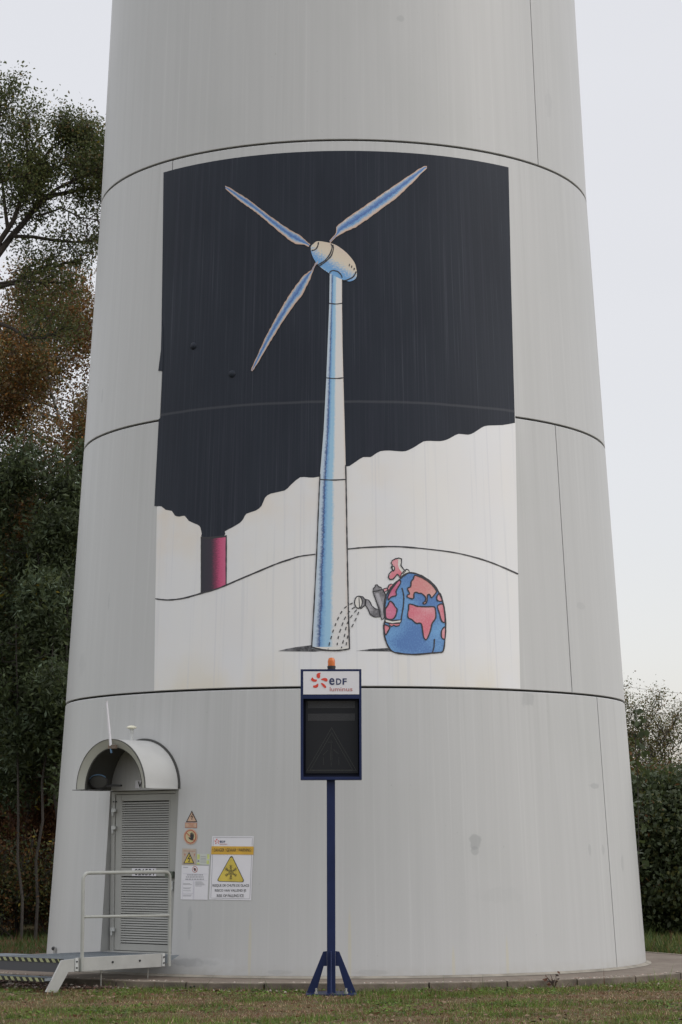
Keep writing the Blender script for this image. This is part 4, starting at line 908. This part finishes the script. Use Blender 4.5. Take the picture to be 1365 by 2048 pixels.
# pebbles
def pebbles(name, P, size, mats, label):
    n = len(P); q = np.array([(0, 0, .8), (1, 0, 0), (0, 1, 0), (-1, 0, 0), (0, -1, 0), (0, 0, -.8)]); F_ = [(0, 1, 2), (0, 2, 3), (0, 3, 4), (0, 4, 1), (5, 2, 1), (5, 3, 2), (5, 4, 3), (5, 1, 4)]
    s_ = rng.uniform(.5, 1.4, (n, 1, 1))*size; a = rng.uniform(0, 2*PI, n); rot = np.stack([np.stack([np.cos(a), -np.sin(a), 0*a], 1), np.stack([np.sin(a), np.cos(a), 0*a], 1), np.stack([0*a, 0*a, 1+0*a], 1)], 1)
    V = (q[None]*rng.uniform(.7, 1.3, (n, 6, 1))*np.array([1, .75, .6]))*s_; V = np.einsum('nij,nkj->nki', rot, V)+P[:, None, :]
    T_ = V[:, F_, :].reshape(n*8, 3, 3); return tag(soup(name, T_, None, mats, np.repeat(rng.integers(0, len(mats), n), 8)), label, 'gravel', kind='stuff')
PB = [mat('pebble_brown', (.13, .085, .065), .9), mat('pebble_dark', (.06, .04, .032), .9), mat('pebble_pink', (.26, .18, .145), .9), mat('pebble_pale', (.42, .36, .31), .85), mat('pebble_rust', (.10, .05, .035), .9), mat('pebble_mud', (.085, .06, .045), .9)]
n = 9000; x = rng.uniform(-7.5, -2.35, n); y = rng.uniform(27.38, 33.5, n); k = (~ins(x, y)) & (np.hypot(x-AX, y-AY) < 7.2); P1 = np.stack([x[k], y[k], ZG+.008+rng.uniform(0, .02, k.sum())], 1)
n = 3500; t = rng.uniform(0, 2*PI, n); r = 5.11+rng.random(n)**2*.35; P2 = np.stack([AX+r*np.sin(t), AY-r*np.cos(t), np.full(n, ZG+.01)], 1); P2 = P2[(P2[:, 1] > 29) | (rng.random(n) < .25)]
pebbles('gravel', np.concatenate([P1, P2]), .026, PB, 'reddish brown gravel strewn beside the steps and along the kerb')
n = 420; t = rng.uniform(-1.5, 1.5, n); r = 4.98+rng.normal(size=n)*.04; P3 = np.stack([AX+r*np.sin(t), AY-r*np.cos(t), np.full(n, .008)], 1); P3 = P3[np.hypot(P3[:, 0]-AX, P3[:, 1]-AY) < 5.09]
pebbles('loose_stones', P3, .015, PB[2:4], 'tiny pale stones scattered along the rim of the concrete path')
# dark clod by the kerb and the dry weed
th = math.radians(-22.4); c = Vector((AX+5.19*math.sin(th), AY-5.19*math.cos(th), ZG))
c = at(393, 1976, 27.25); c.z = ZG
bm = bmesh.new(); bmesh.ops.create_icosphere(bm, subdivisions=3, radius=.055)
for v in bm.verts: v.co *= 1+.25*math.sin(v.co.x*90)*math.cos(v.co.y*70+1)+random.uniform(-.12, .12); v.co.z *= .75; v.co.x *= 1.25
me = bpy.data.meshes.new('soil_clod'); bm.to_mesh(me); bm.free(); me.materials.append(mat('dark_clod', (.012, .011, .010), .9)); o = bpy.data.objects.new('soil_clod', me); COL.objects.link(o); o.location = c+Vector((0, 0, .03)); tag(o, 'small black lump of soil against the kerb left of the blue post', 'clod')
wd = empty('dry_weed', at(1106, 1966, 27.55), 'small dark dry weed leaning over the kerb right of the blue post', 'plant'); wd.location.y = 27.36; wd.location.z = ZG; c = wd.location.copy()
mm = M()
for k in range(7):
    a = random.uniform(-1, 1); p = [c, c+Vector((a*.04-.01, 0, .06)), c+Vector((a*.08-.05, random.uniform(-.04, .04), .09+random.uniform(0, .08)))]; mm.tube(p, [.006, .005, .003], 5)
mm.build('stem', mat('weed_stem', (.05, .03, .022), .8), wd)
P = np.array([c])+rng.normal(size=(26, 3))*np.array([.05, .03, .03])+np.array([-.03, 0, .08]); soup('leaf_tuft', cards(P, .05), None, [GR[5], mat('weed_leaf', (.035, .022, .016), .8)], rng.integers(0, 2, 26), wd)

# ------------------------------------------------------------------ trees
BARK = mat('bark_dark', (.045, .036, .030), .9, .3, 8, bump=.6); BARKB = mat('bark_birch', (.26, .24, .22), .8, .5, 5, col2=(.08, .07, .065), stretch=(1, 1, 3)); BARKS = mat('bark_sapling', (.05, .042, .036), .85, .3, 8)
LM = {k: leafmat('leaf_'+k, c) for k, c in dict(locust=(.075, .092, .028), olive=(.10, .10, .032), deep=(.062, .080, .028), dark=(.042, .055, .024), blue_green=(.066, .088, .040), pale=(.12, .16, .10), yellow=(.26, .20, .03), orange=(.24, .11, .022), brown=(.14, .070, .026), rust=(.11, .05, .022), tan=(.17, .12, .05), fresh=(.085, .14, .03)).items()}
def wob(p, q, n=6, amp=.1):
    d = q-p; o = [p+d*(i/(n-1)) for i in range(n)]
    for i in range(1, n-1): o[i] = o[i]+Vector((random.gauss(0, 1), random.gauss(0, 1), random.gauss(0, .7)))*amp*d.length*.25
    return o
class Tree:
    def __init__(s, name, loc, label, cat='tree', group=None):
        s.root = empty(name, loc, label, cat, group); s.b = Vector(loc); s.w = M(); s.tips = []
    def limb(s, path, r0_, r1_, n=7): 
        k = len(path); s.w.tube(path, [r0_+(r1_-r0_)*i/(k-1) for i in range(k)], n)
    def spray(s, path, L_, depth, r, dens, up=.25, t0=.25, ang=.9, out=None):
        # side shoots along a limb, ending in twigs; twig points are remembered for the leaves
        path = [Vector(p) for p in path]; k = max(2, int(dens))
        for i in range(k):
            t = t0+(1-t0)*(i+random.random())/k; f = t*(len(path)-1); j = min(int(f), len(path)-2)
            p = path[j].lerp(path[j+1], f-j); d = (path[j+1]-path[j]).normalized()
            a = d.orthogonal().normalized(); a.rotate(Matrix.Rotation(random.uniform(0, 2*PI), 3, d))
            v = (d*math.cos(ang)+a*math.sin(ang)+Vector((0, 0, up))).normalized(); l = L_*random.uniform(.55, 1.15)*(1.1-.5*t)
            if out is not None: v = (v+out*.3).normalized()
            q = wob(p, p+v*l, 5, .28); s.w.tube(q, [r*(1-.2*m_) for m_ in range(5)], 4 if depth else 3)
            if depth: s.spray(q, L_*.55, depth-1, r*.5, dens*.75, up, .2, ang)
            else: s.tips += q[1:]
    def leaves(s, per, spread, size, kinds, wts, droop=0., asp=.55, flat=.0):
        T_ = np.array([tuple(t) for t in s.tips]); n = len(T_)*per; c = np.repeat(T_, per, 0)+rng.normal(size=(n, 3))*spread
        c[:, 2] -= np.abs(rng.normal(size=n))*droop; keep = c[:, 2] > .05; tw = np.repeat(np.repeat(rng.random(len(T_)//4+1), 4)[:len(T_)], per); c = c[keep]
        # colour goes by clump as well as by leaf
        ph = np.sin(c[:, 0]*2.1+c[:, 2]*1.3)+np.sin(c[:, 2]*2.7-c[:, 1]*1.9+1); w_ = np.array(wts, float); w_ /= w_.sum(); cu = np.cumsum(w_)
        r_ = np.clip(tw[keep]*.55+rng.random(len(c))*.33+.06*(ph/2+1), 0, .999); mi = np.searchsorted(cu, r_)
        soup('crown', cards(c, size, flat, asp=asp), None, [LM[k] for k in kinds], np.minimum(mi, len(kinds)-1), s.root)
    def done(s, bark): s.w.build('trunk', bark, s.root, smooth=True); return s.root
def P3(px, py, y): return at(px, py, y)
Zt = lambda pts, y, dy=0: [P3(x/3.723, 150+v/3.723, y+dy*i/max(1, len(pts)-1)) for i, (x, v) in enumerate(pts)]
# the locust reaching in from the left
t = Tree('locust_tree', (-7.0, 40, ZG), 'tall olive leaved tree with dark forking limbs reaching towards the top of the left edge')
fork = P3(-40, 560, 39.6)
t.limb(wob(Vector((-7., 40, ZG)), Vector((-6.6, 40, 7.)), 6, .05)+[fork], .22, .11, 9)
limbs = [([(0, 1320), (90, 1200), (180, 1100), (290, 960), (300, 850), (300, 750), (290, 700)], .07, .03), ([(0, 1240), (60, 1150), (100, 1090), (130, 1010), (170, 880), (200, 760), (215, 640), (200, 500), (150, 380)], .055, .02),
         ([(290, 960), (350, 915), (420, 890), (520, 870), (640, 850), (760, 845), (860, 820)], .05, .02), ([(300, 935), (420, 850), (560, 780), (680, 740), (800, 700)], .035, .012), ([(100, 1200), (250, 1205), (400, 1230), (560, 1245), (740, 1230), (900, 1200)], .035, .015),
         ([(-100, 850), (0, 800), (90, 770), (180, 730)], .03, .012), ([(-60, 1600), (0, 1580), (120, 1540), (250, 1480), (360, 1450), (480, 1400), (600, 1390)], .05, .02), ([(-60, 1540), (0, 1550), (140, 1530), (340, 1550), (440, 1540)], .03, .012),
         ([(270, 1050), (380, 1020), (460, 990), (520, 1020), (600, 1060), (740, 1080), (860, 1060)], .02, .01), ([(300, 760), (340, 600), (400, 520), (500, 480), (600, 520)], .025, .01), ([(200, 600), (280, 480), (360, 430), (460, 412), (560, 415), (660, 405), (750, 400)], .018, .006),
         ([(290, 750), (400, 700), (520, 640), (640, 600), (760, 600)], .025, .01), ([(60, 1150), (40, 1000), (20, 800), (-20, 600), (0, 300), (10, 150)], .035, .01), ([(0, 1850), (100, 1890), (200, 1960), (330, 1960), (480, 1880)], .035, .012),
         ([(130, 420), (200, 300), (260, 240), (290, 200)], .01, .005)]
for k, (P, a, b) in enumerate(limbs):
    p = Zt(P, 39.6, random.uniform(-.7, .9)); t.limb([fork]+p if P[0][0] < 5 and k < 2 else p, a, b)
    if k == 14: t.spray(p, .25, 0, .006, 5, .1, .3); continue
    if k == 10: t.spray(p, .3, 0, .006, 7, .0, .5); continue
    t.spray(p, .75, 1, .014, 14 if k in (0, 1, 2, 3, 11, 12, 9) else 8, .35 if k not in (4, 8) else -.1, .35)
for k in range(8):                                  # finer side branches filling the lower left of the crown
    x0, y0 = random.uniform(-20, 120), random.uniform(820, 1700); p = Zt([(x0, y0), (x0+random.uniform(30, 90), y0-random.uniform(-40, 60)), (x0+random.uniform(110, 200), y0-random.uniform(-60, 110))], 40.0, random.uniform(-.9, 1.2)); t.limb(p, .012, .005, 5); t.spray(p, .55, 1, .008, 4, -.05, .1)
for k in range(9):                                   # the rest of the crown, beyond the left edge
    a = random.uniform(1.7, 4.6); q = fork+Vector((math.cos(a)*random.uniform(1.5, 4), math.sin(a)*random.uniform(.5, 3), random.uniform(0, 5))); p = wob(fork, q, 6, .2); t.limb(p, .07, .02); t.spray(p, 1.0, 1, .016, 9, .3, .3)
t.leaves(7, .13, .056, ['olive', 'locust', 'deep', 'tan', 'yellow', 'brown'], [.34, .34, .12, .09, .04, .07], .05); t.done(BARK)
def leafy(name, x, y, h, label, kinds, wts, bark=BARKS, r=.09, n0=.12, spread=.16, per=9, size=.085, width=1.5, stems=1, nl=16, droop=.05, up=.3, depth=1, group=None, asp=.55, lean=0, cat='tree', flat=0, dn_=8):
    t = Tree(name, (x, y, ZG), label, cat, group)
    for s_ in range(stems):
        b = Vector((x+(random.uniform(-.35, .35) if stems > 1 else 0), y+(random.uniform(-.3, .3) if stems > 1 else 0), ZG)); top = Vector((x+lean+random.uniform(-.3, .3)*(1+stems*.3), y+random.uniform(-.3, .3), h*random.uniform(.85, 1)))
        tr_ = wob(b, top, 9, .06 if r > .04 else .025); t.limb(tr_, r, .012, 8)
        for i in range(nl):
            f = n0+(.99-n0)*(i+random.random())/nl; j = min(int(f*8), 7); p = tr_[j].lerp(tr_[j+1], f*8-j); a = random.uniform(0, 2*PI)
            l = width*(.35+1.0*math.sin(PI*min(1, (f-n0)/(1-n0)*.85+.15)))*random.uniform(.6, 1.15); q = wob(p, p+Vector((math.cos(a)*l, math.sin(a)*l, l*up*random.uniform(.3, 1.5))), 6, .2)
            t.limb(q, r*.28, .008, 5); t.spray(q, .55*width**.5, depth, .009, dn_, up*.6, .25)
    t.leaves(per, spread, size, kinds, wts, droop, asp, flat); return t.done(bark)
# birch with rust leaves, green trees in front, dark growth behind
leafy('birch_tree', -5.4, 46, 14.2, 'slender pale stemmed birch with rusty orange leaves behind the green trees', ['rust', 'brown', 'orange', 'tan', 'olive'], [.14, .28, .10, .18, .30], BARKB, .09, .42, .17, 12, .066, 1.6, 1, 40, .35, .5)
leafy('birch_tree', -7.3, 47.5, 13.0, 'second rusty birch further left and partly behind the tall olive tree', ['rust', 'brown', 'orange', 'olive'], [.16, .34, .1, .40], BARKB, .09, .42, .17, 12, .066, 1.6, 1, 38, .35, .5)
leafy('birch_tree', -4.2, 49, 13.4, 'brown leaved birch right against the left edge of the tower', ['rust', 'brown', 'olive', 'orange'], [.3, .35, .2, .15], BARKB, .08, .40, .17, 11, .066, 1.3, 1, 34, .35, .5)
DK = ['deep', 'dark', 'blue_green', 'pale', 'locust', 'yellow', 'orange']; DW = [.30, .22, .18, .05, .16, .05, .04]
leafy('ash_tree', -5.9, 43.0, 9.6, 'dense dark green tree with long drooping leaves at the left edge of the photo', DK, DW, BARKS, .045, .36, .15, 9, .12, 1.5, 1, 26, .12, .15, 1, asp=.32)
leafy('ash_tree', -4.7, 44.0, 9.0, 'dense dark green tree with some yellow leaves beside the tower', DK, DW, BARKS, .04, .36, .15, 9, .12, 1.3, 1, 26, .12, .15, 1, asp=.32)
leafy('ash_tree', -5.2, 42.0, 6.6, 'lower green tree with pale upturned leaves in front of the dark trees', DK, [.26, .16, .24, .10, .13, .07, .04], BARKS, .05, .42, .15, 9, .13, 1.1, 1, 20, .12, .15, 1, asp=.32)
leafy('sapling', -4.93, 40.9, 4.2, 'thin bare stemmed sapling with a small leafy top left of the door', ['blue_green', 'deep', 'pale'], [.4, .45, .15], BARKS, .022, .6, .12, 7, .12, .45, 1, 8, .08, .1, 0, asp=.35, cat='sapling')
leafy('sapling', -5.35, 41.3, 5.6, 'tall thin sapling with a leaning grey stem left of the smaller sapling', ['deep', 'blue_green', 'dark'], [.4, .3, .3], BARKS, .03, .62, .13, 7, .12, .55, 1, 8, .08, .1, 0, asp=.35, lean=.25, cat='sapling')
leafy('sapling', -5.55, 41.0, 5.9, 'straight thin stemmed sapling nearest the left edge of the photo', ['deep', 'blue_green', 'dark'], [.4, .3, .3], BARKS, .026, .62, .13, 7, .12, .55, 1, 8, .08, .1, 0, asp=.35, lean=-.05, cat='sapling')
bk = leafy('thicket_tree', -6.2, 50, 9.2, 'dark tree in the shadowed thicket behind', ['dark', 'deep', 'olive'], [.5, .35, .15], BARK, .1, .05, .24, 9, .17, 2.0, 2, 22, .1, .15, 1, group='dark trees of the thicket behind')
def dup(root, loc, rz, s_=1.):
    r = root.copy(); COL.objects.link(r); r.location = loc; r.rotation_euler = (0, 0, rz); r.scale = (s_,)*3
    for ch in root.children: c = ch.copy(); COL.objects.link(c); c.parent = r
    return r
for x, y, a, s_ in ((-3.6, 51, 1.1, .95), (-9., 50.5, 2.3, 1.05), (-11.5, 47.5, 4., 1.), (-4.8, 55, 5.2, 1.05), (-8, 56, .6, 1.1), (-1.5, 53, 3.3, .9), (1.4, 56, 2.8, .6), (-14, 50, 1.7, 1.1)): dup(bk, (x, y, ZG), a, s_)
# undergrowth, left
ug = leafy('dead_shrub', -5.2, 43.3, 2.7, 'tangled reddish brown shrub of dry stems in the shade of the trees', ['rust', 'brown', 'dark'], [.6, .2, .2], mat('dry_stem', (.12, .060, .042), .9, .3, 8), .014, .05, .15, 5, .06, .7, 9, 10, .05, .9, 1, cat='shrub', group='dry shrubs under the trees', dn_=5)
for x, y, a, s_ in ((-4.2, 43.8, 1.4, .9), (-6.5, 44.6, 3.1, 1.05), (-5.6, 46, 5., 1.2), (-7.8, 44, 2.2, 1.)): dup(ug, (x, y, ZG), a, s_)
b1_ = leafy('bramble_bush', -5.2, 42.2, .62, 'low dark bramble bush at the foot of the trees beside the tower', ['dark', 'brown', 'olive', 'yellow', 'deep'], [.35, .2, .2, .04, .21], BARKS, .010, .05, .16, 6, .065, .6, 6, 8, .03, 1.2, 0, cat='bush', group='brambles at the foot of the trees', dn_=6)
b1_['label'] = 'low dark bramble bush tangled at the foot of the left trees'
for x, y, a, s_ in ((-4.35, 41.9, 1.4, .95), (-6.1, 42.0, 3.1, 1.1), (-7.2, 42.4, 5., 1.), (-8.6, 42.2, .6, 1.2)): dup(b1_, (x, y, ZG), a, s_)
# right hand side
leafy('birch_shrub', 5.95, 50.5, 4.45, 'airy brownish shrub with tiny leaves rising against the sky at the right edge', ['olive', 'tan', 'locust', 'brown'], [.4, .2, .25, .15], BARKS, .025, .1, .12, 4, .045, .8, 4, 12, .03, 1.3, 1, cat='shrub', dn_=6)
leafy('birch_shrub', 6.9, 51, 4.1, 'tiny leaved shrub at the right margin beside the airy brownish one', ['olive', 'tan', 'locust', 'brown'], [.4, .2, .25, .15], BARKS, .025, .1, .12, 4, .045, .8, 4, 12, .03, 1.3, 1, cat='shrub', dn_=6)
t = Tree('poplar_sapling', (4.85, 38.6, ZG), 'young upright plant with large dark leaves against the right edge of the tower', 'sapling')
p = [Vector((4.85, 38.6, ZG)), Vector((4.86, 38.6, 1.2)), P3(1276, 1560, 38.6), P3(1272, 1500, 38.6), P3(1270, 1450, 38.6), P3(1268, 1418, 38.6)]; t.limb(p, .009, .004, 6); c_ = []
for k in range(70):
    f = random.random()**1.1; q = p[2].lerp(p[-1], f) if k > 22 else p[1].lerp(p[2], random.random()); c_.append(q+Vector((random.gauss(.04, .07)*(1.6-f)+.03, random.gauss(0, .07), 0)))
for q in c_[::2]: t.w.tube([Vector((4.87, 38.6, q.z-.05)), q], .004, 4)
cc = np.array([tuple(q) for q in c_]); soup('crown', cards(cc, .14, 0, asp=.8), None, [LM['dark'], LM['deep'], LM['blue_green']], rng.integers(0, 3, len(cc)), t.root); t.done(BARKS)
hb = leafy('hedge_bush', 5.7, 42.0, 2.5, 'dense dark green bush filling the lower right edge beside the tower', ['deep', 'dark', 'blue_green', 'olive', 'brown', 'fresh'], [.33, .26, .15, .12, .06, .08], BARKS, .03, .04, .13, 8, .10, 1.0, 6, 15, .05, .3, 1, cat='bush', asp=.6)
hb2 = leafy('hedge_bush', 5.3, 44.2, 2.9, 'brown tinged bush behind the dark green one at the right edge', ['olive', 'brown', 'locust', 'deep', 'fresh'], [.3, .2, .2, .2, .1], BARKS, .03, .1, .13, 7, .075, .95, 5, 15, .05, .5, 1, cat='bush', asp=.55)
for x, y, a, s_ in ((7.6, 42.4, 1.4, 1.), (9.5, 43, 3.1, 1.1), (7., 45.5, 5., 1.1), (4.0, 45.5, .6, .95), (2.2, 46, 2., 1.)):
    o = dup(hb, (x, y, ZG), a, s_); o['label'] = 'dark green bush continuing the hedge around the tower'; o['group'] = 'hedge bushes'
# overhead lines far behind on the right
for k, (ya, yb, r_) in enumerate(((1369, 1384, .012), (1388, 1398, .012), (1412, 1434, .022))):
    A_ = P3(1180, ya-6 if k < 2 else ya-10, 150.); B_ = P3(1500, yb+14, 150.); mm = M(); mm.tube([A_.lerp(B_, i/12)-Vector((0, 0, .12*math.sin(PI*i/12))) for i in range(13)], r_, 5)
    tag(mm.build('power_line', mat('cable_grey_%d' % k, (.16, .15, .15), .7) if k == 2 else mat('cable_pale_%d' % k, (.3, .29, .29), .7)), ['faint upper overhead line in the sky right of the tower', 'faint middle overhead line just under the upper one', 'darkest and lowest overhead line right of the tower'][k], 'power line')
